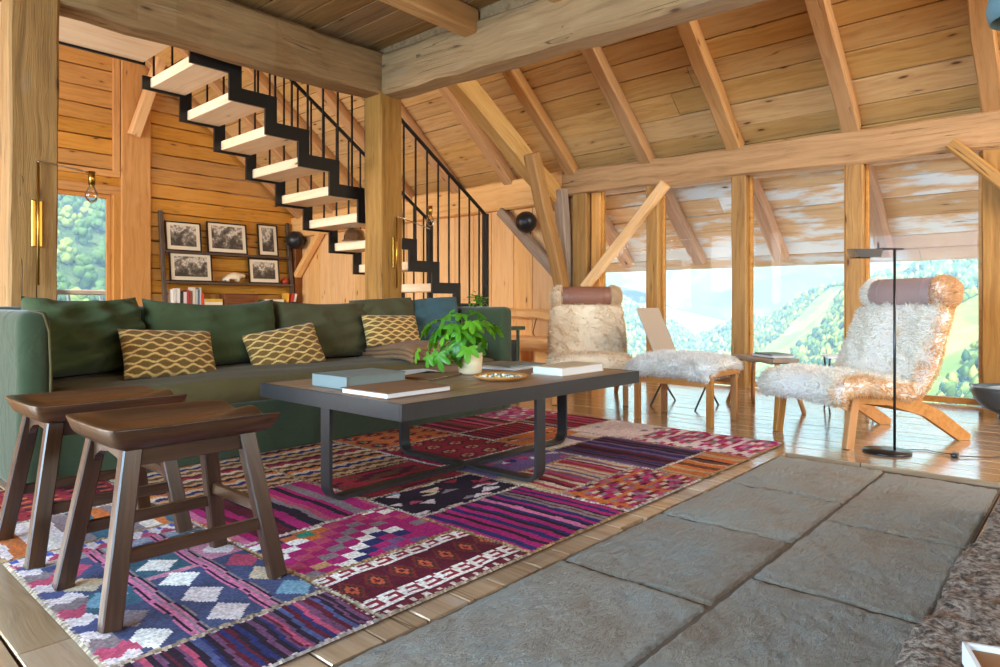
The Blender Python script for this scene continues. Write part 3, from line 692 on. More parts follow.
back_cushion('dark olive back cushion with a turned-up corner, behind the throw', 3.28, 4.19, .56, .44, .22, .22, -.12, M_olive2, 8, sag=-.02, roll=-.05)
back_cushion('slate blue back cushion in the right corner of the sofa', 3.70, 4.12, .50, .44, .22, .25, -.5, M_blue, 9, sag=-.04, roll=-.1)
def wave_cols(me, w, h, seed):
    n = len(me.polygons); c = np.empty(n*3); me.polygons.foreach_get('center', c); c = c.reshape(-1, 3)
    u = c[:, 0]; v = c[:, 2]; out = np.tile(np.array((118, 88, 44.)), (n, 1))
    period = h/4.6
    for k in range(-4, 5):
        yc = k*period*.5 + .5*period*.26*np.where(k % 2 == 0, 1, -1)*np.sin(u*2*PI/.10 + (k//2)*.6)
        out[np.abs(v-yc) < .0058] = (216, 176, 108)
    out += np.random.RandomState(seed).normal(0, 5, (n, 1)); set_cols(me, np.clip(out, 0, 255))
for (lab, x, y, z, wd, h, lean, rz, roll, sd) in (
        ('tan wave-patterned pillow nearest the left arm of the sofa', 1.55, 3.90, .575, .52, .29, .42, .05, .05, 1),
        ('tan wave-patterned pillow tilted on its corner at mid sofa', 2.30, 3.96, .565, .50, .29, .42, -.1, -.16, 2),
        ('tan wave-patterned pillow standing on the brown throw', 3.21, 3.99, .655, .50, .25, .35, -.05, .02, 3)):
    me = cushion_me(wd, h, .15, 90, .5, .003, sd, .05); wave_cols(me, wd, h, sd)
    tag(put('pillow', me, M_cushion, None, (x, y, z), (-lean, roll, rz)), lab, 'pillow', 'wave-patterned pillows')
# folded throw with a fringe
thr = thing('throw_blanket', 'folded brown wool throw with fringe on the sofa seat', 'blanket', (3.30, 3.79, .468))
def thr_fn(zo, hx, hy):
    return lambda a, b: ((a*2-1)*hx*(1+.03*math.sin(b*9)), (b*2-1)*hy+.015*math.sin(a*7), zo+.012*math.sin(a*8+b*5)+.03*(1-abs(a*2-1)**6)*(1-abs(b*2-1)**6)-.03*max(0, .12-b)*3)
for i, (zz, hx, hy) in enumerate(((.012, .31, .30), (.042, .30, .285), (.072, .285, .27))):
    V = grid_me(thr_fn(zz, hx, hy), 24, 24); o = put('fold', V, M_throw, thr); m = o.modifiers.new('thick', 'SOLIDIFY'); m.thickness = .022; m.offset = -1
V = []; F = []; rs = np.random.RandomState(2)
for i in range(130):
    x = -.29+.58*i/130; a = len(V); dx = rs.normal(0, .008)
    V += [(x, -.262, .055), (x+.004, -.262, .055), (x+dx+.004, -.31-rs.rand()*.03, .005), (x+dx, -.31-rs.rand()*.03, .005)]; F.append((a, a+1, a+2, a+3))
put('fringe', mesh('fringe', V, F), M_throw, thr, kind='stuff')

# ================================================================ RUG
RX = [.53, 1.12, 1.75, 2.37, 3.05, 3.64, 4.18]
C = dict(mag=(176, 28, 100), navy=(44, 44, 96), dark=(46, 30, 42), pink=(206, 104, 142), cream=(222, 202, 186), red=(160, 40, 48), mar=(96, 26, 40), org=(206, 104, 44), tan=(196, 148, 98), blue=(72, 132, 186), pur=(88, 52, 80), mauve=(110, 62, 92), slate=(74, 78, 122), teal=(58, 92, 108), grey=(134, 114, 116), blk=(32, 24, 30), rose=(188, 68, 96), vio=(112, 80, 122), sand=(206, 176, 142), grn=(40, 140, 110), brn=(108, 62, 42), wht=(232, 220, 208), pal=(216, 196, 192))
def stripes(seq, axis=0):
    tot = sum(w for _, w in seq)
    def f(U, V, W, H, rs):
        P = (U if axis == 0 else V) + .004*np.sin((V if axis == 0 else U)*14+1); L = W if axis == 0 else H
        out = np.zeros(U.shape+(3,)); q = (P/L*tot) % tot; a = 0
        for c, w_ in seq: out[(q >= a) & (q < a+w_)] = C[c]; a += w_
        return out
    return f
def rnd_stripes(cols, n, seed, axis=0, ws=(.5, 1.6)):
    r = np.random.RandomState(seed); seq = []; last = None
    for i in range(n):
        c = cols[r.randint(len(cols))]
        while c == last and len(set(cols)) > 1: c = cols[r.randint(len(cols))]
        last = c; seq.append((c, r.uniform(*ws)))
    return stripes(seq, axis)
def checker(U, V, W, H, rs):
    s = .062; i = np.floor((U+.0)/s).astype(int); j = np.floor(V/s*1.25).astype(int)
    k = (np.abs(i-6)+j); row = k % 9; out = np.zeros(U.shape+(3,))
    pal = ['mag', 'vio', 'mag', 'navy', 'wht', 'mag', 'grey', 'mag', 'rose']
    for q, c in enumerate(pal): out[row == q] = C[c]
    out[(row == 4) & ((i+j) % 2 == 1)] = C['wht']; out[(row == 1) & ((i+j) % 2 == 0)] = C['wht']; out[(row == 7) & ((i+j) % 2 == 0)] = C['navy']
    out[(i == 3) & (j == 7)] = C['grn']; out[((i == 2) | (i == 4)) & (j == 7)] = C['org']; out[(i == 3) & ((j == 6) | (j == 8))] = C['org']
    m = (i >= 8) & (j < 5); out[m] = C['mag']; out[m & ((i == 9) & (j == 3))] = C['grey']
    out[(i == 1) & (j == 1)] = C['tan']
    return out
def meander(U, V, W, H, rs):
    out = np.zeros(U.shape+(3,)); out[:] = C['mar']; v = V/H
    out[v < .10] = (112, 34, 44); out[(v < .09) & (np.abs((U/.05) % 1-.5) < .16) & (v > .03)] = C['cream']
    for (a, b) in ((.13, .33), (.80, .99)):
        m = (v >= a) & (v < b); q = ((v-a)/(b-a)*5).astype(int); p = ((U/.0145).astype(int)) % 5
        key = np.array([[1, 1, 1, 1, 1], [0, 0, 0, 0, 1], [1, 1, 1, 0, 1], [1, 0, 0, 0, 1], [1, 1, 1, 1, 0]])
        q = np.clip(q, 0, 4); mm = m & (key[q, p] == 1); out[mm] = C['wht']; out[m & ~mm] = (150, 40, 48)
    m = (v >= .36) & (v < .78); du = (U/.095) % 1-.5; dv = (v-.57)/.42
    d = np.abs(du)+np.abs(dv)*.9; out[m & (d < .46)] = (120, 44, 36); out[m & (d < .34)] = (78, 42, 40); out[m & (d < .24)] = (196, 84, 46); out[m & (d < .10)] = C['mar']
    return out
def diamonds(U, V, W, H, rs):
    out = np.zeros(U.shape+(3,)); out[:] = (70, 74, 108); per = .205
    p = (U/per) % 1
    cell = (np.floor(U/per)*7+np.floor(V/.16)*3).astype(int)
    du = np.abs(p-.62)*per; dv = np.abs((V/.16) % 1-.5)*.16; d = du/.062+dv/.072
    pal = [C['wht'], C['sand'], C['pal'], C['grey'], C['rose'], C['wht'], (110, 150, 170), C['pal']]
    for k in range(8): out[(d < 1) & (cell % 8 == k)] = pal[k]
    out[(d >= 1) & (cell % 5 == 1)] = C['teal']; out[(d >= 1) & (cell % 5 == 3) & (V > .45)] = (196, 120, 140); out[(d >= 1) & (cell % 7 == 4)] = C['vio']; out[(V > .8) & (d >= 1)] = (150, 150, 160)
    for (a, b, c) in ((.0, .045, 'pink'), (.045, .062, 'dark'), (.062, .10, 'pink'), (.10, .118, 'dark'), (.118, .15, 'pink'), (.15, .165, 'grey')): out[(p*1.0 >= a) & (p < b+.10)] = C[c]
    pp = p
    band = pp < .24; bb = (pp/.24*7).astype(int); bc = ['pink', 'dark', 'pink', 'pink', 'grey', 'pink', 'dark']
    for k in range(7): out[band & (bb == k)] = C[bc[k]]
    edge = U < .085+.015*np.sin(V*30); q2 = ((V+np.abs((U/.05) % 1-.5)*.05)/.06).astype(int) % 5
    for k, c in enumerate(('pal', 'rose', 'grey', 'pal', 'slate')): out[edge & (q2 == k)] = C[c]
    out[V > H-.10] = C['pal']; zz = (np.abs((U/.07) % 1-.5)*.13); out[(V > H-.10) & (V-H+.10 < zz)] = C['rose']; out[(V > H-.045) & (np.abs((U/.05) % 1-.5) < .2)] = (70, 84, 170)
    return out
def reddia(c1, c2, c3, s=.09):
    def f(U, V, W, H, rs):
        out = np.zeros(U.shape+(3,)); out[:] = C[c1]; u = np.floor(U/.022)*.022; v = np.floor(V/.016)*.016
        d = np.abs((u/(s*2)) % 1-.5)+np.abs((v/(s*1.6)) % 1-.5); out[d < .42] = C[c2]; out[d < .30] = C[c3]; out[d < .18] = C[c1]; out[d < .08] = C['grn'] if c1 == 'org' else C['tan']
        return out
    return f
def zig(U, V, W, H, rs):
    out = np.zeros(U.shape+(3,)); z = np.abs((U/.075) % 1-.5)*.045; q = ((V+z)/.038).astype(int); pal = ['mar', 'tan', 'brn', 'tan', 'navy', 'sand', 'org', 'dark', 'tan', 'brn', 'sand', 'red']
    for k, c in enumerate(pal): out[q % 12 == k] = C[c]
    return out
def blot(cols, seed, su=.05, sv=.02):
    def f(U, V, W, H, rs):
        r = np.random.RandomState(seed); out = np.zeros(U.shape+(3,)); i = np.floor(U/su+.5*(np.floor(V/sv) % 2)).astype(int); j = np.floor(V/sv).astype(int)
        h = (i*73+j*179+i*j*31+seed*17) % len(cols)
        for k, c in enumerate(cols): out[h == k] = C[c]
        return out
    return f
def shapes(bgc, cols, seed):
    def f(U, V, W, H, rs):
        r = np.random.RandomState(seed); out = np.zeros(U.shape+(3,)); out[:] = C[bgc]
        for k in range(26):
            cx, cy, a, b = r.rand()*W, r.rand()*H, r.uniform(.02, .07), r.uniform(.015, .05); c = C[cols[r.randint(len(cols))]]; sg = r.choice((-1, 1))
            m = (np.abs(U-cx)/a+np.abs(V-cy)/b < 1) & (sg*(V-cy) > -b*.2); out[m] = c
        return out
    return f
SEA = ['cream', 'sand', 'tan']
patches = [
 (0, 1.43, 1.70, rnd_stripes(['dark', 'mar', 'mauve', 'navy', 'dark', 'mar', 'rose', 'mauve', 'slate', 'dark'], 44, 1, 0, (.35, 1.1))), (0, 1.70, 2.66, diamonds), (0, 2.66, 3.10, rnd_stripes(['pal', 'cream', 'grey', 'org', 'teal', 'pal'], 12, 2)), (0, 3.10, 3.70, blot(['mar', 'org', 'red', 'dark'], 3)),
 (1, 1.43, 1.79, meander), (1, 1.79, 2.215, checker), (1, 2.215, 2.84, rnd_stripes(['mag', 'dark', 'rose', 'org', 'grey', 'blk', 'pink', 'mar', 'teal', 'mag'], 17, 5)), (1, 2.84, 3.70, zig),
 (2, 1.43, 2.00, stripes([('mag', .6), ('navy', .7), ('mag', .8), ('dark', .5), ('mag', .7), ('navy', .7), ('mag', .7), ('dark', .5), ('navy', .4), ('mag', .8), ('dark', .5), ('navy', .5), ('pink', .7), ('dark', .4), ('navy', .4), ('mag', .5), ('navy', .6), ('grey', .5), ('brn', .3), ('grey', .4), ('dark', .4), ('mag', .6), ('navy', .6), ('mag', .7), ('blk', .3)])),
 (2, 2.00, 2.34, shapes('dark', ['blue', 'sand', 'rose', 'red', 'blue', 'pal', 'grey', 'pal'], 4)), (2, 2.34, 2.77, blot(['mar', 'brn', 'red', 'brn', 'mar'], 7, .09, .03)), (2, 2.77, 3.70, zig),
 (3, 1.43, 1.79, blot(['red', 'mag', 'org', 'rose', 'sand', 'mar', 'grey'], 9, .045, .022)), (3, 1.79, 2.17, rnd_stripes(['sand', 'red', 'org', 'cream', 'mar', 'sand', 'vio', 'tan', 'rose'], 26, 11)), (3, 2.17, 2.55, shapes('vio', ['mag', 'grey', 'mag', 'teal', 'navy', 'pal', 'rose'], 12)), (3, 2.55, 3.12, reddia('red', 'mar', 'tan')), (3, 3.12, 3.70, reddia('org', 'red', 'dark')),
 (4, 1.43, 1.68, rnd_stripes(['org', 'org', 'tan', 'dark', 'org', 'brn'], 12, 13)), (4, 1.68, 2.36, rnd_stripes(['pur', 'pur', 'dark', 'vio', 'mar', 'navy', 'pur'], 19, 14)), (4, 2.36, 2.56, rnd_stripes(['sand', 'pal', 'vio', 'cream'], 9, 15)), (4, 2.56, 2.80, shapes('org', ['brn', 'org', 'grey', 'sand', 'org'], 16)), (4, 2.80, 3.12, stripes([('mar', .7), ('red', .4)]*9)), (4, 3.12, 3.70, rnd_stripes(['mar', 'red', 'mar', 'brn', 'rose'], 14, 17)),
 (5, 1.43, 2.19, blot(['rose', 'pal', 'mag', 'pink', 'grey', 'pal', 'red'], 18, .07, .03)), (5, 2.19, 2.66, shapes('pal', ['cream', 'grey', 'pal', 'pink', 'cream'], 19)), (5, 2.66, 3.15, rnd_stripes(['mar', 'rose', 'red', 'mar', 'grey', 'dark'], 15, 20)), (5, 3.15, 3.70, blot(['rose', 'pal', 'grey', 'mag', 'pink'], 21, .06, .03)),
]
rug = thing('rug', 'large patchwork kilim rug in magenta, red, orange and navy on the wooden floor', 'rug', (2.355, 2.56, 0))
bk = box('backing', (0, 0, .0035), (3.63, 2.25, .006), plain('rug_backing', (60, 36, 40), .95), rug, .002)
cs = .0075
for pi_, (ci, y0, y1, fn) in enumerate(patches):
    x0, x1 = RX[ci], RX[ci+1]; W_, H_ = x1-x0, y1-y0; nx = max(2, int(W_/cs)); ny = max(2, int(H_/cs))
    rs = np.random.RandomState(pi_)
    uu = (np.arange(nx)+.5)/nx*W_; vv = (np.arange(ny)+.5)/ny*H_; U, V = np.meshgrid(uu, vv, indexing='ij')
    wob = .006
    Uw = U+wob*np.sin(V*23+pi_)*.6; Vw = np.clip(V+wob*np.sin(U*19+pi_*2)*.5, 0, H_-1e-4); Uw = np.clip(Uw, 0, W_-1e-4)
    col = fn(Uw, Vw, W_, H_, rs).astype(float)
    ed = np.minimum(np.minimum(U, W_-U), np.minimum(V, H_-V)); sm = ed < (.008+.006*rs.rand(nx, ny))
    sc_ = np.array(C[SEA[pi_ % 3]], float)*rs.uniform(.62, 1.0, (nx, ny, 1)); col[sm] = sc_[sm]
    col *= rs.uniform(.86, 1.1, (nx, ny, 1))*(1+.06*np.sin(U*11+V*7+pi_))[..., None]
    # lightly faded wool tones
    g = col.mean(-1, keepdims=True); col = np.clip(col*.88+g*.12+4, 0, 255)
    gx = np.linspace(0, W_, nx+1); gy = np.linspace(0, H_, ny+1); GX, GY = np.meshgrid(gx, gy, indexing='ij')
    Z = .0105+.0016*np.sin(GX*31+pi_)*np.sin(GY*27+pi_*3)+rs.rand(nx+1, ny+1)*.0011
    e2 = np.minimum(np.minimum(GX, W_-GX), np.minimum(GY, H_-GY)); Z[e2 < 1e-6] = .0065
    VV = np.stack([GX-W_/2, GY-H_/2, Z], -1).reshape(-1, 3); ix = np.arange((nx+1)*(ny+1)).reshape(nx+1, ny+1)
    FF = np.stack([ix[:-1, :-1], ix[1:, :-1], ix[1:, 1:], ix[:-1, 1:]], -1).reshape(-1, 4)
    me = fast_mesh('patch', VV, FF, False); set_cols(me, col.reshape(-1, 3))
    put('patch', me, M_rug, rug, ((x0+x1)/2-2.355, (y0+y1)/2-2.56, 0))

# ================================================================ COFFEE TABLE
tb = thing('coffee_table', 'low coffee table with plank top, dark steel apron and crossed loop legs', 'coffee table', (2.455, 2.45, .013))
TZ = .467
for i in range(6):
    y0 = -.512+i*.1707; box('plank', (0, y0+.085, TZ-.014), (1.70, .166, .026), W_table, tb, .002)
for s in (-1, 1):
    box('apron', (0, s*.516, TZ-.033), (1.716, .012, .066), M_tsteel, tb, .001); box('apron', (s*.852, 0, TZ-.033), (.012, 1.020, .066), M_tsteel, tb, .001)
def loop(half, depth, axis):
    r = .07; pts = []; t = .016
    def arc(cx, cz, rad, a0, a1): return [(cx+rad*math.cos(a0+(a1-a0)*k/8), cz+rad*math.sin(a0+(a1-a0)*k/8)) for k in range(9)]
    H = TZ-.040
    outer = [(-half, H)] + arc(-half+r, r, r, PI, 1.5*PI) + arc(half-r, r, r, 1.5*PI, 2*PI) + [(half, H)]
    inner = [(half-t, H)] + arc(half-r, r, r-t, 2*PI, 1.5*PI) + arc(-half+r, r, r-t, 1.5*PI, PI) + [(-half+t, H)]
    return extrude_me(outer+inner, depth, axis)
put('leg_loop', loop(.845, .065, 'y'), M_tsteel, tb); put('leg_loop', loop(.50, .065, 'x'), M_tsteel, tb, (0, 0, .0006))
ZT = .013+TZ
def book(label, c, s, rz, cover, cat='book', edge=M_paper, group=None, z=ZT, name='book', spine=-1):
    t = thing(name, label, cat, (c[0], c[1], z), rz, group); L, W_, H = s
    box('cover', (0, 0, .002), (L, W_, .004), cover, t, .0008); box('cover', (0, 0, H-.002), (L, W_, .004), cover, t, .0008)
    box('pages', (.003, 0, H/2), (L-.012, W_-.012, H-.008), edge, t, 0); box('spine', (spine*(L/2-.002), 0, H/2), (.004, W_, H), cover, t, .0008)
    return t
M_bkblue = plain('book_blue_grey', (122, 132, 128), .6, 0, .3, .1, 60, .08); M_bkbrown = plain('book_brown', (128, 96, 70), .6, 0, .3, .1, 60, .15)
M_bkcream = plain('book_cream', (214, 196, 164), .6, 0, .3, .05, 60, .06); M_bkwhite = plain('book_white', (222, 224, 226), .5, 0, .3)
book('thick blue-grey hardback at the left end of the coffee table', (1.87, 2.56, 0), (.34, .26, .058), .02, M_bkblue, edge=M_bkblue)
book('flat brown-covered book with pale page edges near the table corner', (1.81, 2.22, 0), (.36, .30, .026), .03, M_bkbrown, edge=M_bkwhite, spine=1)
book('large cream book with pale pages at the right end of the coffee table', (2.97, 2.17, 0), (.40, .20, .044), .02, M_bkcream, edge=M_bkwhite, spine=1)
for i, (c, s, rz, m, lab) in enumerate((((3.0, 2.60, 0), (.36, .25, .012), .15, M_bkwhite, 'pale magazine behind the round tray'), ((3.03, 2.60, 0), (.30, .22, .008), -.1, M_bkblue, 'grey-blue magazine lying on the pale magazine'), ((2.33, 2.58, 0), (.30, .21, .010), .3, M_bkbrown, 'brown booklet lying left of the plant'), ((2.36, 2.76, 0), (.28, .21, .010), -.2, M_bkwhite, 'white leaflet behind the brown booklet'))):
    book(lab, c, s, rz, m, 'magazine', z=ZT+(.0125 if i == 1 else 0), name='magazine')
# round tray with beads
ty = thing('tray', 'round wooden tray holding small pale beads on the coffee table', 'tray', (2.45, 2.20, ZT))
put('dish', lathe_me([(.0, .0), (.09, .0), (.125, .016), (.135, .026), (.128, .026), (.118, .016), (.0, .010)], 32), W_chair, ty)
M_beads = attr_mat('tray_beads', .3, 0, 10, 0, spec=.5)
V = []; F = []; cols = []; rs = np.random.RandomState(3)
for k in range(90):
    a = rs.rand()*6.28; r = .105*math.sqrt(rs.rand()); c = np.array((r*math.cos(a), r*math.sin(a), .016)); q = rs.uniform(.006, .009); o = len(V)
    col = [(232, 226, 206), (226, 196, 90), (90, 120, 110), (240, 240, 230), (150, 170, 160)][rs.randint(5)]
    for ring, (rr, zz) in enumerate(((0, -1), (.87, -.5), (.87, .5), (0, 1))):
        for m in range(6): V.append(tuple(c+q*np.array((rr*math.cos(m*PI/3), rr*math.sin(m*PI/3), zz))))
    for ring in range(3):
        for m in range(6): F.append((o+ring*6+m, o+ring*6+(m+1) % 6, o+ring*6+6+(m+1) % 6, o+ring*6+6+m)); cols.append(col)
me = mesh('beads', V, F, True); set_cols(me, cols); put('beads', me, M_beads, ty, kind='stuff')
# potted plant with lobed leaves
pl = thing('potted_plant', 'bright green lobed-leaf plant in a cream pot on the coffee table', 'plant', (2.56, 2.52, ZT))
put('pot', lathe_me([(.0, 0), (.055, 0), (.062, .01), (.068, .115), (.062, .115), (.056, .095), (0, .095)], 28), M_pot, pl)
put('soil', lathe_me([(.0, .098), (.058, .096)], 20), plain('potting_soil', (52, 38, 28), .95), pl)
def leaf_mat():
    t = MT('glossy_leaf'); rnd = t.n('ObjectInfo').outputs['Random']; tc = t.n('TexCoord').outputs['Object']
    c = t.mix(t.math('MULTIPLY', t.math('ADD', rnd, t.math('MULTIPLY', t.noise(tc, 18, 3), .5)), .75), lin((34, 104, 24)), lin((112, 176, 44)))
    t.set(t.b.inputs['Transmission Weight'], 0.0); t.bump(t.noise(tc, 60, 2), .2, .003); t.fin(c, .32, spec=.5)
    tl = t.n('BsdfTranslucent', Color=lin((120, 190, 40))); mx = t.n('MixShader'); t.set(mx.inputs[0], .28); t.set(mx.inputs[1], t.b.outputs[0]); t.set(mx.inputs[2], tl.outputs[0]); t.set(t.out.inputs[0], mx.outputs[0])
    return t.m
M_leaf = leaf_mat(); M_stem = plain('green_stem', (90, 130, 50), .5)
def lobed_leaf(seed):
    rs = np.random.RandomState(seed); out = [(0, 0, 0)]; V = []
    lobes = [(-1.75, .55), (-.85, .86), (0, 1.0), (.85, .86), (1.75, .55)]; pts = []
    for i, (a, l) in enumerate(lobes):
        pts += [(a-.30, l*.68), (a-.16, l*.86), (a, l), (a+.16, l*.86), (a+.30, l*.68)]
        if i < 4: pts.append(((a+lobes[i+1][0])/2, .44))
    V = [(0, 0, 0)]; ring1 = []; ring2 = []
    for (a, l) in pts:
        x, y = l*math.sin(a), l*math.cos(a); V.append((x*.5, y*.5, .05*math.sin(3*a)))
    n = len(pts)
    for (a, l) in pts:
        x, y = l*math.sin(a), l*math.cos(a); V.append((x, y, -.28*l*l+.06*math.sin(9*a)))
    F = [(0, 1+i, 2+i) for i in range(n-1)] + [(1+i, 1+n+i, 2+n+i, 2+i) for i in range(n-1)]
    return mesh('leaf', V, F, True)
leaves = [lobed_leaf(i) for i in range(2)]
rs = np.random.RandomState(19)
for k in range(46):
    # leaves spread along the camera-facing and left side, drooping
    a = rs.uniform(0, 2*PI); hz = rs.uniform(.10, .33); r = rs.uniform(.05, .17)*(1.1 if hz > .1 else 1.2)
    p = Vector((r*math.cos(a)-.05+(.0 if hz > .15 else -.06), r*math.sin(a)+.02+(.0 if hz > .15 else .05), hz))
    if p.xy.length < .085 and hz < .13: p = p*1.0; p.x -= .12; p.y += .06
    droop = rs.uniform(.2, .9) if hz > .2 else rs.uniform(.9, 1.5); az = math.atan2(p.y, p.x)
    s = rs.uniform(.070, .112)
    o = put('leaf', leaves[k % 2], M_leaf, pl, p, (-droop, rs.uniform(-.4, .4), az-PI/2)); o.scale = (s, s, s)
    if k % 2 == 0: tube('stem', [(0, 0, .10), (p.x*.45, p.y*.45, max(.2, hz*.95)), (p.x, p.y, p.z)], .0025, M_stem, pl, 5)

# ================================================================ STOOLS
def make_stool(label, loc):
    t = thing('stool', label, 'stool', loc, 0, 'walnut saddle stools')
    L, Wd = .505, .42; nu, nv = 40, 30
    def topz(u, v):        # u along X (-1..1), v along Y
        s = min(1, (u+1)/.55); s = s*s*(3-2*s)
        z = .522 - .036*(1-abs(v)**2.6)*s
        q = max(0, (u-.1)/.9); z += .030*math.exp(-((v*3.6)**2))*q*q*(3-2*q)
        return z - .006*abs(v)**6*max(0, u)**4
    def outline(a, b):
        u = a*2-1; v = b*2-1
        k = 1-.10*u*u
        x = L/2*u*(1-.05*v**4); y = Wd/2*v*(1-.06*u**4)
        return x, y, u, v
    def ftop(a, b): x, y, u, v = outline(a, b); return (x, y, topz(u, v))
    def fbot(a, b):
        x, y, u, v = outline(a, b); e = max(abs(u)**3, abs(v)**3)
        e = max(abs(u), abs(v))**8
        return (x*(1-.05*e), y*(1-.05*e), .452+.034*e)
    V = [ftop(i/(nu-1), j/(nv-1)) for i in range(nu) for j in range(nv)] + [fbot(i/(nu-1), j/(nv-1)) for i in range(nu) for j in range(nv)]
    F = []
    o = nu*nv
    for i in range(nu-1):
        for j in range(nv-1):
            a = i*nv+j; F.append((a, a+nv, a+nv+1, a+1)); F.append((o+a, o+a+1, o+a+nv+1, o+a+nv))
    rim = [i*nv for i in range(nu)] + [(nu-1)*nv+j for j in range(1, nv)] + [i*nv+nv-1 for i in range(nu-2, -1, -1)] + [j for j in range(nv-2, 0, -1)]
    for q in range(len(rim)): a, b = rim[q], rim[(q+1) % len(rim)]; F.append((a, o+a, o+b, b))
    me = mesh('seat', V, F, True); bm = bmesh.new(); bm.from_mesh(me); bmesh.ops.recalc_face_normals(bm, faces=bm.faces[:]); bm.to_mesh(me); bm.free()
    st = put('seat', me, W_stool, t, (.010, 0, -.010)); m = st.modifiers.new('bev', 'BEVEL'); m.width = .006; m.segments = 3; m.limit_method = 'ANGLE'; m.angle_limit = .7
    top = {}; 
    for sx_ in (-1, 1):
        for sy in (-1, 1):
            p1 = Vector((sx_*.160, sy*.132, .462)); p0 = Vector((sx_*.235, sy*.198, 0)); top[(sx_, sy)] = (p0, p1)
            timber('leg', p0, p1, .050, .040, W_stool, t, up=(0, 1, 0), jit=0, cham=.004, seg=1)
    def at(k, z): p0, p1 = top[k]; return p0.lerp(p1, z/.462)
    for sy in (-1, 1):
        timber('stretcher', at((-1, sy), .17), at((1, sy), .17), .020, .036, W_stool, t, jit=0, cham=.003, seg=1)
        timber('rail', at((-1, sy), .425), at((1, sy), .425), .022, .052, W_stool, t, jit=0, cham=.003, seg=1)
    timber('stretcher', at((1, -1), .215), at((1, 1), .215), .020, .036, W_stool, t, jit=0, cham=.003, seg=1)
    for s in (-1, 1):
        yy = at((s, 1), .42).y; xx = at((s, 1), .43).x; poly = [(-yy, .462), (-yy, .36), (-yy+.03, .395), (-yy+.07, .415), (0, .424), (yy-.07, .415), (yy-.03, .395), (yy, .36), (yy, .462)]
        put('apron', extrude_me(poly, .022, 'x'), W_stool, t, (xx, 0, 0))
    return t
st1 = make_stool('dark walnut saddle stool in front, nearest the camera', (.838, 2.09, .013))
st2 = clone(st1); st2.location = (.822, 2.725, .013); st2['label'] = 'dark walnut saddle stool behind the other, against the left end of the sofa'
# ================================================================ SHEEPSKIN FURNITURE
def fleece(name, fn, n, length, width, colfn, parent, seed, nu=120, nv=60, curl=.5, flow=(0, 0, -.35), base_mat=None, closed=True):
    """fn(a,b)->(x,y,z) closed surface in a (0..1); wool strands stand on it, joined as one 'stuff' part"""
    rs = np.random.RandomState(seed)
    A = np.array([[fn(i/nu, j/(nv-1)) for j in range(nv)] for i in range(nu+1)])
    a = rs.rand(n)*(nu-1); b = rs.rand(n)*(nv-1.001); i = a.astype(int); j = b.astype(int); fa = (a-i)[:, None]; fb = (b-j)[:, None]
    P00, P10, P01, P11 = A[i, j], A[i+1, j], A[i, j+1], A[i+1, j+1]
    P = P00*(1-fa)*(1-fb)+P10*fa*(1-fb)+P01*(1-fa)*fb+P11*fa*fb
    N = np.cross(P10-P00, P01-P00); N /= np.linalg.norm(N, axis=1, keepdims=True)+1e-9
    ctr = A[:-1].mean(0)[j]; N *= np.where(((P-ctr)*N).sum(1, keepdims=True) < 0, -1, 1)
    ar = np.linalg.norm(np.cross(P10-P00, P01-P00), axis=1); keep = rs.rand(n) < np.clip(ar/np.percentile(ar, 80), .05, 1)
    P, N, a, b = P[keep], N[keep], a[keep], b[keep]; n = len(P)
    cl = np.stack([np.sin(P[:, 0]*47+P[:, 1]*29+seed), np.sin(P[:, 1]*53-P[:, 2]*41), np.sin(P[:, 2]*49+P[:, 0]*37)], -1)
    L = (length*rs.uniform(.6, 1.25, n))[:, None]
    D = N*.7 + cl*curl*.9 + rs.normal(0, curl*.4, (n, 3)) + np.array(flow); D /= np.linalg.norm(D, axis=1, keepdims=True)
    D0 = N*.6+D*.6; D0 /= np.linalg.norm(D0, axis=1, keepdims=True)
    Wv = np.cross(D, rs.normal(0, 1, (n, 3))); Wv /= np.linalg.norm(Wv, axis=1, keepdims=True); Wv *= width*rs.uniform(.6, 1.3, n)[:, None]
    B = P-N*.006; Mid = B+D0*L*.5; Tip = Mid+D*L*.55
    V = np.stack([B-Wv, B+Wv, Mid-Wv*.8, Mid+Wv*.8, Tip], 1).reshape(-1, 3); k = np.arange(n)*5
    F = np.concatenate([np.stack([k, k+1, k+3], -1), np.stack([k, k+3, k+2], -1), np.stack([k+2, k+3, k+4], -1)])
    me = fast_mesh(name, V, F, True)
    col = colfn(a/nu, b/(nv-1), P)*rs.uniform(.88, 1.06, (n, 1)); col = np.clip(col, 0, 255); set_cols(me, np.concatenate([col, col, col]))
    return put(name, me, M_fleece, parent, kind='stuff')
def pad_fn(path, halfw, thick, side_drop=.03):
    """padded mat along a path of (d, z) points (d = depth); closed tube in a"""
    P = [Vector((p[0], p[1])) for p in path]
    seg = [0]
    for i in range(1, len(P)): seg.append(seg[-1]+(P[i]-P[i-1]).length)
    tot = seg[-1]
    def at(s):
        s = max(0, min(1, s))*tot
        for i in range(1, len(P)):
            if s <= seg[i]+1e-9: f = (s-seg[i-1])/max(1e-9, seg[i]-seg[i-1]); return P[i-1].lerp(P[i], f)
        return P[-1]
    def fn(a, b):
        p = at(b); q0 = at(b-.03); q1 = at(b+.03); t = (q1-q0).normalized(); nrm = Vector((-t.y, t.x))
        th = a*2*PI; cx = math.copysign(abs(math.cos(th))**.55, math.cos(th)); cy = math.copysign(abs(math.sin(th))**.7, math.sin(th))
        e = min(1, min(b, 1-b)/.03); k = .35+.65*math.sqrt(max(0, e)) if e < 1 else 1
        w_ = halfw*(1+.03*math.sin(b*11))*(.9+.1*k); off = thick*cy*k
        q = p+nrm*off
        return (w_*cx, q.x, q.y-side_drop*abs(cx)**6*(1 if cy < .2 else .5))
    return fn
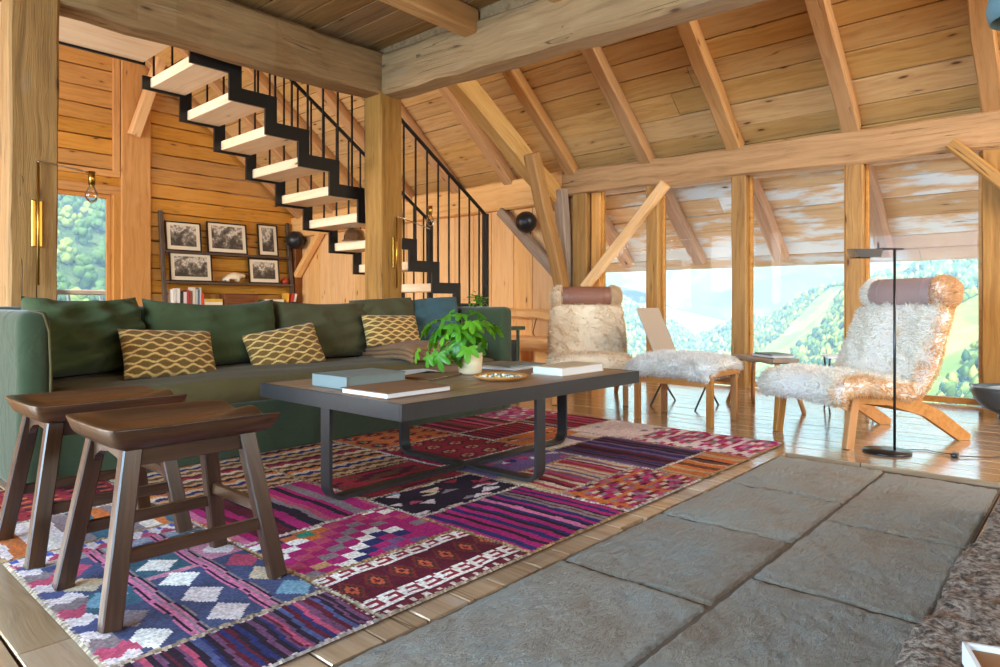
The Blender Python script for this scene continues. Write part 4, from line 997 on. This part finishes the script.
def make_armchair(label, loc, rz, wool, leather, seed, hw=.35):
    """local: chair faces -Y, depth grows along +Y, width along X"""
    t = thing('armchair', label, 'armchair', loc, rz, 'sheepskin lounge chairs')
    for s in (-1, 1):
        x = s*.30
        timber('front_leg', (x, .0, 0), (x, .045, .30), .042, .058, W_chair, t, up=(0, 1, 0), jit=0, cham=.004, seg=1)
        pts = [(.02, .34), (.02, .27), (.30, .245), (.58, .165), (.86, .0), (.95, .0), (.955, .035), (.70, .20), (.45, .295)]
        o = put('side_rail', extrude_me(pts, .032, 'x'), W_chair, t, (x*.98, 0, 0))
        timber('back_post', (x*.94, .52, .19), (x*.94, .90, .98), .028, .05, W_chair, t, up=(0, 1, 0), jit=0, cham=.004, seg=1)
    timber('cross_bar', (-.29, .06, .285), (.29, .06, .285), .04, .05, W_chair, t, jit=0, cham=.004, seg=1)
    timber('cross_bar', (-.29, .56, .205), (.29, .56, .205), .04, .05, W_chair, t, jit=0, cham=.004, seg=1)
    for k in range(4): timber('back_slat', (-.28, .60+.085*k, .36+.177*k), (.28, .60+.085*k, .36+.177*k), .05, .014, W_chair, t, up=(0, 1, -.5), jit=0, cham=.003, seg=1)
    path = [(-.06, .27), (-.085, .33), (-.05, .375), (.10, .385), (.30, .355), (.45, .335), (.52, .36), (.585, .46), (.66, .62), (.735, .79), (.76, .845)]
    fn = pad_fn(path, hw, .062); me = grid_me(fn, 40, 60, True, True)
    body = put('sheepskin', me, plain('hide_%d' % seed, [c*.92 for c in wool[0]], .95), t)
    def colfn(a, b, P):
        base = np.tile(np.array(wool[0], float), (len(P), 1)); side = np.clip((np.abs(P[:, 0])/hw-.80)/.12, 0, 1)*(P[:, 0]*wool[2] > 0)
        base = base*(1-side[:, None])+np.array(wool[1], float)*side[:, None]
        pt = np.clip(np.sin(P[:, 0]*9+1)*np.sin(P[:, 1]*11+P[:, 2]*8+2)-.72, 0, 1)[:, None]*2.2
        return base*(1-pt*.5)+np.array(wool[1], float)*pt*.5
    fleece('fleece', fn, wool[3], wool[4], .0024, colfn, t, seed, 140, 120, .5)
    # head roll: leather tube with wool ruffs at both ends
    hc = Vector((0, .80, .925)); R = .102
    hr = put('head_roll', None, None, t, hc); hr.rotation_euler = (0, 0, 0)
    n = 28; prof = [(-.245, R*.95), (-.24, R), (-.09, R*1.01), (.09, R*1.01), (.24, R), (.245, R*.95)]
    me = lathe_me([(r, z) for z, r in prof], n); put('leather_sleeve', me, leather, hr, (0, 0, 0), (0, PI/2, 0))
    for xx in (-.165, .165): put('seam', lathe_me([(R*1.0, -.003), (R*1.022, -.003), (R*1.022, .003), (R*1.0, .003)], n), leather, hr, (xx, 0, 0), (0, PI/2, 0))
    for s in (-1, 1):
        f2 = lambda a, b, s=s: (s*(.225+.10*math.sin(b*PI/2)), R*math.cos(b*PI/2*.985)**.6*math.cos(2*PI*a*s), R*math.cos(b*PI/2*.985)**.6*math.sin(2*PI*a*s))
        put('wool_core', grid_me(f2, 24, 8, True, True), plain('wool_core_%d' % seed, wool[0], .95), hr)
        fleece('wool_ruff', f2, 5200, .030, .0024, lambda a, b, P, s=s: np.tile(np.array(wool[1] if s*wool[2] > 0 else wool[0], float), (len(P), 1)), hr, seed+s, 40, 10, .45, (s*.5, 0, -.15))
    for xx in (-.2, -.12, .12, .2): box('strap', (xx, .04, -.10), (.012, .004, .06), leather, hr, .001)
    return t
def yaw_facing(fx, fy): return math.atan2(fx, -fy)      # local -Y points to (fx, fy)
def place(fl_, fr_, back): pass
ca = make_armchair('lounge chair with white shaggy sheepskin and grey leather head roll, by the floor lamp', (4.452, 1.365, .001), yaw_facing(-.857, .516), ((250, 247, 238), (240, 206, 160), 1, 80000, .030), M_leather2, 50)
cb = make_armchair('lounge chair with beige sheepskin and brown leather head roll, beyond the coffee table', (4.71, 3.215, .001), yaw_facing(-.80, -.60), ((240, 220, 190), (230, 204, 168), 1, 75000, .024), M_leather, 60)
ot = thing('ottoman', 'low wooden ottoman topped with a white sheepskin', 'ottoman', (4.625, 2.30, .001))
for sx_ in (-1, 1):
    for sy in (-1, 1): timber('leg', (sx_*.205, sy*.285, 0), (sx_*.205, sy*.285, .375), .034, .045, W_chair, ot, up=(0, 1, 0), jit=0, cham=.003, seg=1)
for s in (-1, 1):
    timber('rail', (s*.205, -.27, .30), (s*.205, .27, .30), .024, .05, W_chair, ot, jit=0, cham=.003, seg=1)
    timber('end_rail', (-.25, s*.295, .365), (.25, s*.295, .365), .034, .045, W_chair, ot, jit=0, cham=.004, seg=1)
fo = pad_fn([(-.30, .375), (-.27, .40), (-.1, .415), (.1, .415), (.25, .41), (.33, .36), (.345, .30)], .262, .062, .05)
put('sheepskin', grid_me(fo, 36, 40, True, True), plain('hide_white', (226, 224, 218), .95), ot)
fleece('fleece', fo, 52000, .038, .0026, lambda a, b, P: np.tile(np.array((250, 249, 245.)), (len(P), 1)), ot, 71, 120, 80, .6)

# ================================================================ FLOOR LAMP, CORD, BOWL
lp = thing('floor_lamp', 'slim black reading lamp with a folded metal shade beside the white lounge chair', 'floor lamp', (4.35, .915, .001))
put('base', lathe_me([(0, 0), (.125, 0), (.127, .006), (.12, .014), (0, .016)], 40), M_black, lp)
RV = Vector((.669, -.7433, 0))
pp = RV*.045
tube('pole', [(pp.x, pp.y, .012), (pp.x, pp.y, 1.172)], .0075, M_black, lp, 12)
tube('arm', [(pp.x+RV.x*.05, pp.y+RV.y*.05, 1.172), (pp.x-RV.x*.09, pp.y-RV.y*.09, 1.172)], .006, M_black, lp, 10)
sh = put('shade', None, None, lp, (pp.x-RV.x*.17, pp.y-RV.y*.17, 1.17), (0, 0, math.atan2(RV.y, RV.x)))
poly = [(-.085, 0), (-.06, -.052), (.06, -.052), (.085, 0)]
for s in (-1, 1): put('shade_side', extrude_me(poly, .002, 'y'), M_steel, sh, (0, s*.035, 0), (s*.35, 0, 0))
box('shade_top', (0, 0, 0), (.18, .06, .002), M_steel, sh, 0)
put('shade_end', extrude_me([(-.035, 0), (-.052, -.050), (.052, -.050), (.035, 0)], .002, 'x'), M_chrome, sh, (-.082, 0, 0), (0, -.4, 0))
box('switch_tab', (.075, 0, .02), (.004, .012, .04), M_steel, sh, .001)
tube('cord', [(.10, -.05, .006), (.2, -.16, .005), (.16, -.25, .005), (.13, -.29, .012)], .003, M_black, lp, 6)
fsw = box('foot_switch', (.12, -.31, .012), (.07, .035, .022), M_black, lp, .008, 2)
tube('cord', [(.11, -.33, .010), (.2, -.45, .005), (.42, -.62, .005), (.55, -.9, .005), (.8, -1.3, .005)], .003, M_black, lp, 6)
bw = thing('bowl', 'large slate-grey glazed bowl on the floor by the right-hand window post', 'bowl', (6.27, .475, .001))
put('foot', lathe_me([(0, 0), (.10, 0), (.105, .015), (.09, .03), (0, .03)], 30), M_black, bw)
put('body', lathe_me([(.0, .025), (.10, .03), (.19, .07), (.25, .135), (.272, .20), (.272, .232), (.262, .236), (.255, .20), (.235, .14), (.17, .08), (.0, .06)], 44), M_bowl, bw)

# ================================================================ SMALL TABLES BY THE PANES
tt = thing('folding_table', 'low black-legged folding table between ottoman and window', 'side table', (5.25, 2.62, .001))
box('top', (0, 0, .385), (.52, .50, .02), W_grey, tt, .004)
for s in (-1, 1):
    tube('leg', [(-.22, s*.2, 0), (.2, s*.2, .376)], .008, M_black, tt, 8); tube('leg', [(.22, s*.2, 0), (-.2, s*.2, .376)], .008, M_black, tt, 8)
ob = thing('open_book', 'huge open art book with its cover raised, on the low table behind the ottoman', 'book', (5.22, 2.72, .397))
M_taup = plain('book_taupe_cloth', (176, 158, 140), .7, 0, .2, .05, 90)
box('page_block', (.0, -.16, .022), (.36, .42, .03), M_paper, ob, .002); box('back_cover', (0, -.16, .004), (.38, .44, .006), M_taup, ob, .001); 
box('title_page', (0, -.16, .0385), (.36, .42, .003), plain('page_grey_print', (158, 150, 152), .6), ob, 0)
box('front_cover', (.0, .145, .225), (.38, .012, .44), M_taup, ob, .002, 1, (-.42, 0, 0)); box('cover_edge', (.192, .15, .225), (.005, .018, .44), M_black, ob, 0, 1, (-.42, 0, 0))
pt = thing('plank_table', 'rustic plank side table with curved splayed legs in front of the panes', 'side table', (5.55, 2.03, .001), -.6)
timber('top', (-.02, -.26, .405), (-.02, .30, .405), .24, .035, W_grey, pt, jit=.01, cham=.014, seg=8)
for (a, b) in ((-.08, .30), (.06, .30), (-.08, -.24), (.06, -.24)):
    s = 1 if b > 0 else -1; tube('leg', [(a*1.8, b+s*.06, 0), (a*1.4, b+s*.03, .12), (a*1.1, b, .26), (a, b-s*.02, .39)], .018, W_chair, pt, 8)
book('grey magazine on the rustic plank table', (5.58, 2.0, 0), (.2, .28, .016), -.6, M_bkwhite, 'magazine', z=.425, name='magazine')
book('dark-spined magazine on top of the plank table stack', (5.59, 2.0, 0), (.19, .26, .012), -.7, M_bkblue, 'magazine', z=.4415, name='magazine')
st3 = thing('tray_table', 'small pale tray table with black crossed legs behind the white lounge chair', 'side table', (5.75, 1.48, .001), .4)
box('tray', (0, 0, .44), (.34, .34, .014), M_bkwhite, st3, .004)
for s in (-1, 1): tube('leg', [(-.17, s*.15, 0), (.17, s*.15, .434)], .007, M_black, st3, 8); tube('leg', [(.17, s*.15, 0), (-.17, s*.15, .434)], .007, M_black, st3, 8)
gt = thing('green_table', 'dark green metal side table beside the right end of the sofa', 'side table', (4.82, 4.42, .001))
M_gmetal = plain('dark_green_metal', (42, 66, 44), .4, .2)
box('top', (0, 0, .62), (.56, .34, .035), M_gmetal, gt, .003)
for (a, b) in ((-.2, -.14), (.2, -.14), (-.2, .14), (.2, .14)): box('leg', (a, b, .30), (.025, .025, .60), M_gmetal, gt, .002)
# potted herb on the green table
ph = thing('potted_herb', 'small bushy green plant standing behind the right corner of the sofa', 'plant', (4.64, 4.48, .639))
put('pot', lathe_me([(0, 0), (.05, 0), (.068, .17), (.060, .17), (.05, .15), (0, .15)], 20), M_pot, ph)
oval = mesh('oval_leaf', [(0, 0, 0), (.32, .35, .04), (.25, .8, 0), (0, 1, -.05), (-.25, .8, 0), (-.32, .35, .04)], [(0, 1, 2, 3), (0, 3, 4, 5)], True)
rs = np.random.RandomState(6)
for k in range(70):
    a = rs.rand()*6.28; el = rs.uniform(.1, 1.4); r = rs.uniform(.05, .115)
    o = put('leaf', oval, M_leaf, ph, (r*math.cos(a)*math.cos(el), r*math.sin(a)*math.cos(el), .19+.13*math.sin(el)*rs.uniform(.5, 1.1)), (rs.uniform(-.9, .6), rs.uniform(-.5, .5), a-PI/2)); o.scale = (.045, .045, .045)
# low log bench along the boarded wall
lb = thing('log_bench', 'low pale log bench against the boarded wall', 'bench', (6.50, 5.75, .001))
timber('seat_log', (0, -.95, .36), (0, .95, .36), .40, .16, W_vert, lb, jit=.016, cham=.03, seg=10)
for yy in (-.7, 0, .7): timber('block', (-.16, yy, .14), (.16, yy, .14), .18, .28, W_vert, lb, jit=.008)
tube('cord', [(.08, -.42, .442), (.12, -.36, .50), (.2, -.33, .62), (.24, -.33, .70)], .006, M_black, lb, 6)

# ================================================================ HEARTH
hh = thing('stone_hearth', 'rough speckled granite hearth slab at the lower right corner', 'hearth', (1.75, -.45, 0))
rs = np.random.RandomState(9); nx, ny = 130, 70; V = []; F = []
from mathutils import noise as mnoise
for i in range(nx):
    for j in range(ny):
        x = -1.25+2.9*i/(nx-1); y = -.7+1.385*j/(ny-1)
        if j == ny-1: y += .022*mnoise.noise(Vector((x*5, 1.3, 0)))+.012*mnoise.noise(Vector((x*19, 4, 0)))+.028-.028*(x+1.25)
        z = .295+.014*mnoise.noise(Vector((x*14, y*14, 0)))+.010*mnoise.noise(Vector((x*38, y*38, 3)))
        if j == ny-1: z -= .012
        V.append((x, y, z))
for i in range(nx-1):
    for j in range(ny-1): a = i*ny+j; F.append((a, a+ny, a+ny+1, a+1))
rim = [i*ny for i in range(nx)] + [(nx-1)*ny+j for j in range(1, ny)] + [i*ny+ny-1 for i in range(nx-2, -1, -1)] + [j for j in range(ny-2, 0, -1)]
o = len(V); V += [(V[r][0], V[r][1], .012) for r in rim]
for q in range(len(rim)): F.append((rim[q], o+q, o+(q+1) % len(rim), rim[(q+1) % len(rim)]))
put('slab', mesh('hearth', V, F, True), M_granite, hh)
bx_ = thing('small_box', 'small brown box with a white rim lying on the granite hearth', 'box', (1.16, .075, .315), .35)
box('body', (0, 0, .012), (.13, .11, .024), plain('kraft_brown', (150, 104, 62), .7), bx_, .001)
for (c, s) in (((0, .056, .016), (.136, .006, .032)), ((0, -.056, .016), (.136, .006, .032)), ((.066, 0, .016), (.006, .112, .032)), ((-.066, 0, .016), (.006, .112, .032))): box('rim', c, s, M_white, bx_, 0)

# ================================================================ WALL AND POST LAMPS
M_bulbglass = glass_mat('bulb_glass', (1, .97, .92, 1), 1.5)
def sconce(label, x, y, z0, z1, dx, dz, tip_up):
    t = thing('wall_lamp', label, 'lamp', (x, y, z0)); H = z1-z0
    box('back_plate', (0, -.006, H*.50), (.055, .012, .27), M_brass, t, .004); tube('rod', [(0, -.03, 0), (0, -.03, H)], .0075, M_brass, t, 10)
    for zz in (H*.36, H*.64): tube('bracket', [(0, 0, zz), (0, -.03, zz)], .007, M_brass, t, 8)
    tube('arm', [(0, -.03, H-.03), (0, -.035, H+.005), (dx*.3, -.05, H+.005+dz*.3), (dx, -.10, H+dz)], .0045, M_chrome, t, 8)
    bz = H+dz
    tube('socket', [(dx, -.10, bz+tip_up+.01), (dx, -.10, bz+tip_up-.07)], .019, M_brass, t, 14)
    put('bulb', lathe_me([(.012, 0), (.02, -.02), (.036, -.055), (.036, -.075), (.02, -.10), (.004, -.108)], 18), M_bulbglass, t, (dx, -.10, bz+tip_up-.07))
sconce('brass swing-arm lamp with bare bulb on the left post', 1.08, 4.595, .965, 1.68, .255, -.04, 0)
sconce('brass swing-arm lamp with bare bulb on the post behind the sofa', 3.725, 4.595, 1.0, 1.62, .33, -.085, .20)
M_ball = plain('matt_black_metal', (30, 30, 34), .38, .1, .5)
def ball_lamp(label, loc, r, wall):
    t = thing('wall_lamp', label, 'lamp', loc)
    prof = [(r*math.sin(PI*k/20*.86+.0), -r*math.cos(PI*k/20*.86)) for k in range(21)]; prof[0] = (0, -r)
    put('globe', lathe_me(prof, 30), M_ball, t, (0, 0, 0), wall)
    d = Vector((0, 0, 1)); d.rotate(Euler(wall)); tube('stem', [(0, 0, 0), tuple(d*(r+.05))], .014, M_brass, t, 8)
    return t
ball_lamp('round black globe lamp on the wall beside the leaning strut', (6.60, 5.49, 1.915), .14, (0, PI/2, 0))
ball_lamp('round black globe lamp at the far corner above the bookshelf', (6.63, 11.05, 2.05), .165, (0, PI/2, 0))
pd = thing('hanging_shade', 'blue-grey rounded shade hanging into the top right corner', 'lamp', (3.18, .205, 1.925))
put('shade', lathe_me([(.02, .2), (.07, .19), (.11, .13), (.125, .05), (.115, .0), (.11, .0), (.12, .05), (.105, .12), (.02, .18)], 36), plain('blue_grey_cloth', (98, 126, 132), .8, 0, .3, .3, 90, .1, 20), pd)
tube('cord', [(0, 0, .2), (0, 0, .92)], .004, M_black, pd, 6)
# ================================================================ FAR BOOKSHELF WITH PICTURES
rk = thing('ladder_shelf', 'leaning dark ladder shelf against the far log wall', 'shelf', (5.5, 11.16, 0))
for x in (-1.14, 1.13): timber('upright', (x, -.12, 0), (x-.01, .16, 2.38), .06, .06, W_rack, rk, up=(1, 0, 0), jit=0, cham=.005, seg=1)
for (z, d) in ((1.735, .10), (1.235, .16), (.70, .24), (.25, .28)):
    yy = -.11+.28*z/2.38
    timber('shelf_board', (-1.12, yy, z-.02), (1.11, yy, z-.02), d+.10, .04, W_rack, rk, jit=0, cham=.004, seg=1)
def pic_mat(name, seed, bright):
    t = MT(name); tc = t.n('TexCoord').outputs['Object']
    sp = t.n('SeparateXYZ', Vector=tc); n1 = t.noise(t.vmath('ADD', tc, (seed*3.1, seed*1.7, seed)), 7, 6, .7); n2 = t.noise(t.vmath('ADD', tc, (seed, 0, seed*2)), 3.2, 2)
    ridge_ = t.math('ADD', t.math('MULTIPLY', sp.outputs[2], 2.2), t.math('MULTIPLY', n2, -1.2))
    c = t.ramp(t.math('ADD', n1, t.math('MULTIPLY', ridge_, .25)), [(.26, lin((60, 54, 47))), (.38, lin((130, 120, 106))), (.46, lin((222, 212, 194))), (.54, lin((104, 96, 84))), (.62, lin((206, 196, 178)))])
    return t.fin(c, .5)
M_mat = plain('picture_mount', (228, 214, 186), .7); 
def picture(lab, x0, x1, z0, z1, seed, orient):
    w_, h_ = x1-x0, z1-z0; zl = 1.735 if z0 > 1.7 else 1.235
    yb = 11.16-.11+.28*zl/2.38
    t = thing('picture_frame', lab, 'picture', ((x0+x1)/2, yb-.03, zl+.001), 0, 'framed photographs on the ladder shelf'); t.rotation_euler = (-.12, 0, 0)
    f = .022
    for (c, s) in (((0, 0, f/2), (w_, .025, f)), ((0, 0, h_-f/2), (w_, .025, f)), ((-w_/2+f/2, 0, h_/2), (f, .025, h_-2*f)), ((w_/2-f/2, 0, h_/2), (f, .025, h_-2*f))): box('frame', c, s, M_black, t, 0)
    box('mount', (0, .003, h_/2), (w_-2*f, .006, h_-2*f), M_mat, t, 0); m = .06
    box('photo', (0, -.002, h_/2+.012), (w_-2*f-2*m, .004, h_-2*f-2*m*.85), pic_mat('photo_print_%d' % seed, seed, 1), t, 0)
picture('framed snowy mountain photograph, upper shelf, leftmost', 4.40, 4.98, 1.74, 2.23, 1, 0)
picture('wide framed mountain photograph, upper shelf, second from left', 5.08, 5.79, 1.74, 2.28, 2, 0)
picture('upright framed mountain photograph, upper shelf, rightmost', 6.00, 6.39, 1.74, 2.32, 3, 0)
picture('large framed mountain photograph on the lower shelf, left of the white bear', 4.44, 5.14, 1.24, 1.72, 4, 0)
picture('framed mountain photograph on the lower shelf, right of the white bear', 5.79, 6.38, 1.24, 1.69, 5, 0)
# white bear figurine
def bear_me():
    V = []; E = []; R = []
    def add(p, r): V.append(p); R.append(r); return len(V)-1
    a = add((-.15, 0, .115), .075); b = add((-.03, 0, .125), .070); c = add((.07, 0, .12), .060); d = add((.13, 0, .125), .040); e = add((.175, 0, .12), .032); f = add((.215, 0, .112), .020)
    E += [(a, b), (b, c), (c, d), (d, e), (e, f)]
    for (root, x, y, fx) in ((a, -.16, .04, -.155), (a, -.13, -.04, -.10), (c, .06, .035, .075), (c, .07, -.035, .055)):
        k = add((x, y, .06), .034); m = add((fx, y, .018), .026); E += [(root, k), (k, m)]
    for s in (-1, 1): k = add((.165, s*.024, .155), .010); E.append((e, k))
    me = bpy.data.meshes.new('bear'); me.from_pydata(V, E, []); return me, R
me, R = bear_me(); br = put('bear_figurine', me, plain('white_ceramic', (232, 218, 190), .4), None, (5.52, 11.20, 1.236)); tag(br, 'white walking bear figurine on the lower ladder shelf', 'figurine')
m = br.modifiers.new('skin', 'SKIN'); me.skin_vertices[0].data[0].use_root = True
for v, r in zip(me.skin_vertices[0].data, R): v.radius = (r, r)
br.modifiers.new('sub', 'SUBSURF').levels = 2; br.modifiers['sub'].render_levels = 2
rp = tag(put('red_ornament', lathe_me([(0, 0), (.05, 0), (.07, .04), (.05, .08), (.015, .10), (.012, .13), (0, .135)], 18), plain('red_glaze', (176, 60, 40), .3), None, (6.50, 11.20, 1.236)), 'small red round ornament at the right end of the lower shelf', 'ornament')
# books on the bottom shelves
bc = [(226, 222, 212), (236, 236, 232), (60, 52, 50), (232, 224, 210), (196, 70, 90), (150, 80, 60), (226, 216, 196), (214, 220, 216), (110, 130, 150), (220, 214, 204), (230, 80, 50)]
names = ['ivory', 'white', 'black', 'cream', 'pink', 'brown', 'beige', 'pale grey', 'blue-grey', 'off-white', 'orange-red']
x = 4.44; rs = np.random.RandomState(4); zb = .701
for k in range(11):
    w_ = rs.uniform(.026, .055); h_ = rs.uniform(.36, .44) if k != 10 else .34
    t = thing('book', '%s upright book on the ladder shelf, %s from the left upright' % (names[k], ['first', 'second', 'third', 'fourth', 'fifth', 'sixth', 'seventh', 'eighth', 'ninth', 'tenth', 'eleventh'][k]), 'book', (x+w_/2, 11.13, zb), 0, 'upright books on the ladder shelf')
    m_ = plain('spine_%d' % k, bc[k], .6); box('spine', (0, -.088, h_/2), (w_-.004, .004, h_), m_, t, 0); box('cover', (-w_/2+.002, 0, h_/2), (.003, .18, h_), m_, t, 0); box('cover', (w_/2-.004, 0, h_/2), (.003, .18, h_), m_, t, 0); box('pages', (-.001, .0, h_/2), (w_-.009, .165, h_-.008), M_paper, t, 0)
    x += w_+.003
def flat_stack(x, zb, specs):
    z = zb
    for (w_, t_, col, lab) in specs:
        th = thing('book', lab, 'book', (x, 11.12, z), 0, 'flat stacked books on the ladder shelf'); m_ = plain('flat_spine_%s' % lab[:9], col, .6)
        box('cover', (0, 0, .002), (w_, .2, .004), m_, th, 0); box('cover', (0, 0, t_-.002), (w_, .2, .004), m_, th, 0); box('spine', (0, -.099, t_/2), (w_, .003, t_), m_, th, 0); box('pages', (0, .0, t_/2), (w_-.008, .188, t_-.009), M_paper, th, 0); z += t_+.0005
flat_stack(5.09, zb, [(.32, .09, (226, 220, 210), 'thick ivory flat book, lowest of the left stack'), (.31, .06, (206, 70, 130), 'magenta flat book in the left stack'), (.30, .05, (236, 224, 200), 'cream flat book in the left stack'), (.30, .05, (226, 180, 60), 'yellow flat book topping the left stack')])
flat_stack(6.20, zb, [(.42, .10, (70, 74, 76), 'dark grey flat book, lowest of the right stack'), (.40, .08, (214, 206, 190), 'beige flat book in the right stack'), (.36, .07, (226, 212, 180), 'cream flat book topping the right stack')])
for k, (x, lean, c, lab) in enumerate(((6.46, .05, (226, 170, 60), 'yellow upright book beside the right flat stack'), (6.52, .16, (206, 60, 50), 'red leaning book at the right end of the shelf'), (6.57, .2, (216, 206, 190), 'pale leaning book beside the red one'))):
    t = thing('book', lab, 'book', (x, 11.13, zb+.004), 0); t.rotation_euler = (0, lean, 0); m_ = plain('lean_spine_%d' % k, c, .6)
    box('spine', (0, -.088, .18), (.036, .004, .36), m_, t, 0); box('cover', (-.019, 0, .18), (.003, .18, .36), m_, t, 0); box('cover', (.019, 0, .18), (.003, .18, .36), m_, t, 0); box('pages', (0, 0, .18), (.033, .165, .352), M_paper, t, 0)
cr = thing('wooden_crate', 'brown wooden box standing on the ladder shelf between the books', 'box', (5.58, 11.13, zb))
box('body', (0, 0, .165), (.60, .2, .33), W_dark, cr, .006); box('lid', (0, 0, .335), (.62, .22, .02), W_dark, cr, .004); box('front_panel', (0, -.102, .165), (.5, .006, .25), W_dark, cr, .002)
gp = thing('shelf_plant', 'small green plant at the right flat stack on the ladder shelf', 'plant', (5.93, 11.12, zb))
put('pot', lathe_me([(0, 0), (.05, 0), (.06, .16), (.05, .16), (0, .14)], 16), M_black, gp)
for k in range(26):
    a = rs.rand()*6.28; o = put('leaf', oval, M_leaf, gp, (.05*math.cos(a), .05*math.sin(a), .16+rs.rand()*.08), (rs.uniform(-.4, .9), rs.uniform(-.5, .5), a-PI/2)); o.scale = (.07, .07, .07)
# dining table behind the sofa, its dark edge just showing, and the round dark chair back
dt = thing('dining_table', 'dark table in the dining corner, top edge just above the sofa back', 'table', (4.9, 8.4, .001))
box('top', (0, 0, .80), (1.5, .9, .04), W_rack, dt, .004)
for (a, b) in ((-.68, -.38), (.68, -.38), (-.68, .38), (.68, .38)): box('leg', (a, b, .39), (.06, .06, .78), W_rack, dt, .003)
dc = thing('dining_chair', 'dark rounded chair back showing behind the middle of the sofa', 'chair', (4.45, 7.55, .001), .2)
put('backrest', grid_me(lambda a, b: (.30*math.cos(PI*(.08+.84*a)), .06-.10*math.sin(PI*a), .62+.27*b*(.55+.45*math.sin(PI*a))), 24, 6), W_rack, dc).modifiers.new('t', 'SOLIDIFY').thickness = .025
box('seat', (0, .16, .45), (.46, .42, .04), W_rack, dc, .012, 2)
for (a, b) in ((-.19, -.0), (.19, -.0), (-.19, .33), (.19, .33)): box('leg', (a, b, .215), (.035, .035, .43), W_rack, dc, .003)
for s in (-.2, .2): box('back_post', (s, .0, .54), (.03, .03, .2), W_rack, dc, .003)
# silver helmet on a stair tread
hm = thing('helmet', 'shiny domed metal helmet resting on a stair tread', 'helmet', (3.985, 5.54, 1.4835))
put('dome', lathe_me([(.125, .0), (.128, .008), (.108, .018), (.106, .055), (.088, .105), (.052, .132), (0, .142)], 36), M_chrome, hm)
put('rim', lathe_me([(.125, .002), (.131, .006), (.125, .010), (.121, .006), (.125, .002)], 36), M_leather, hm)
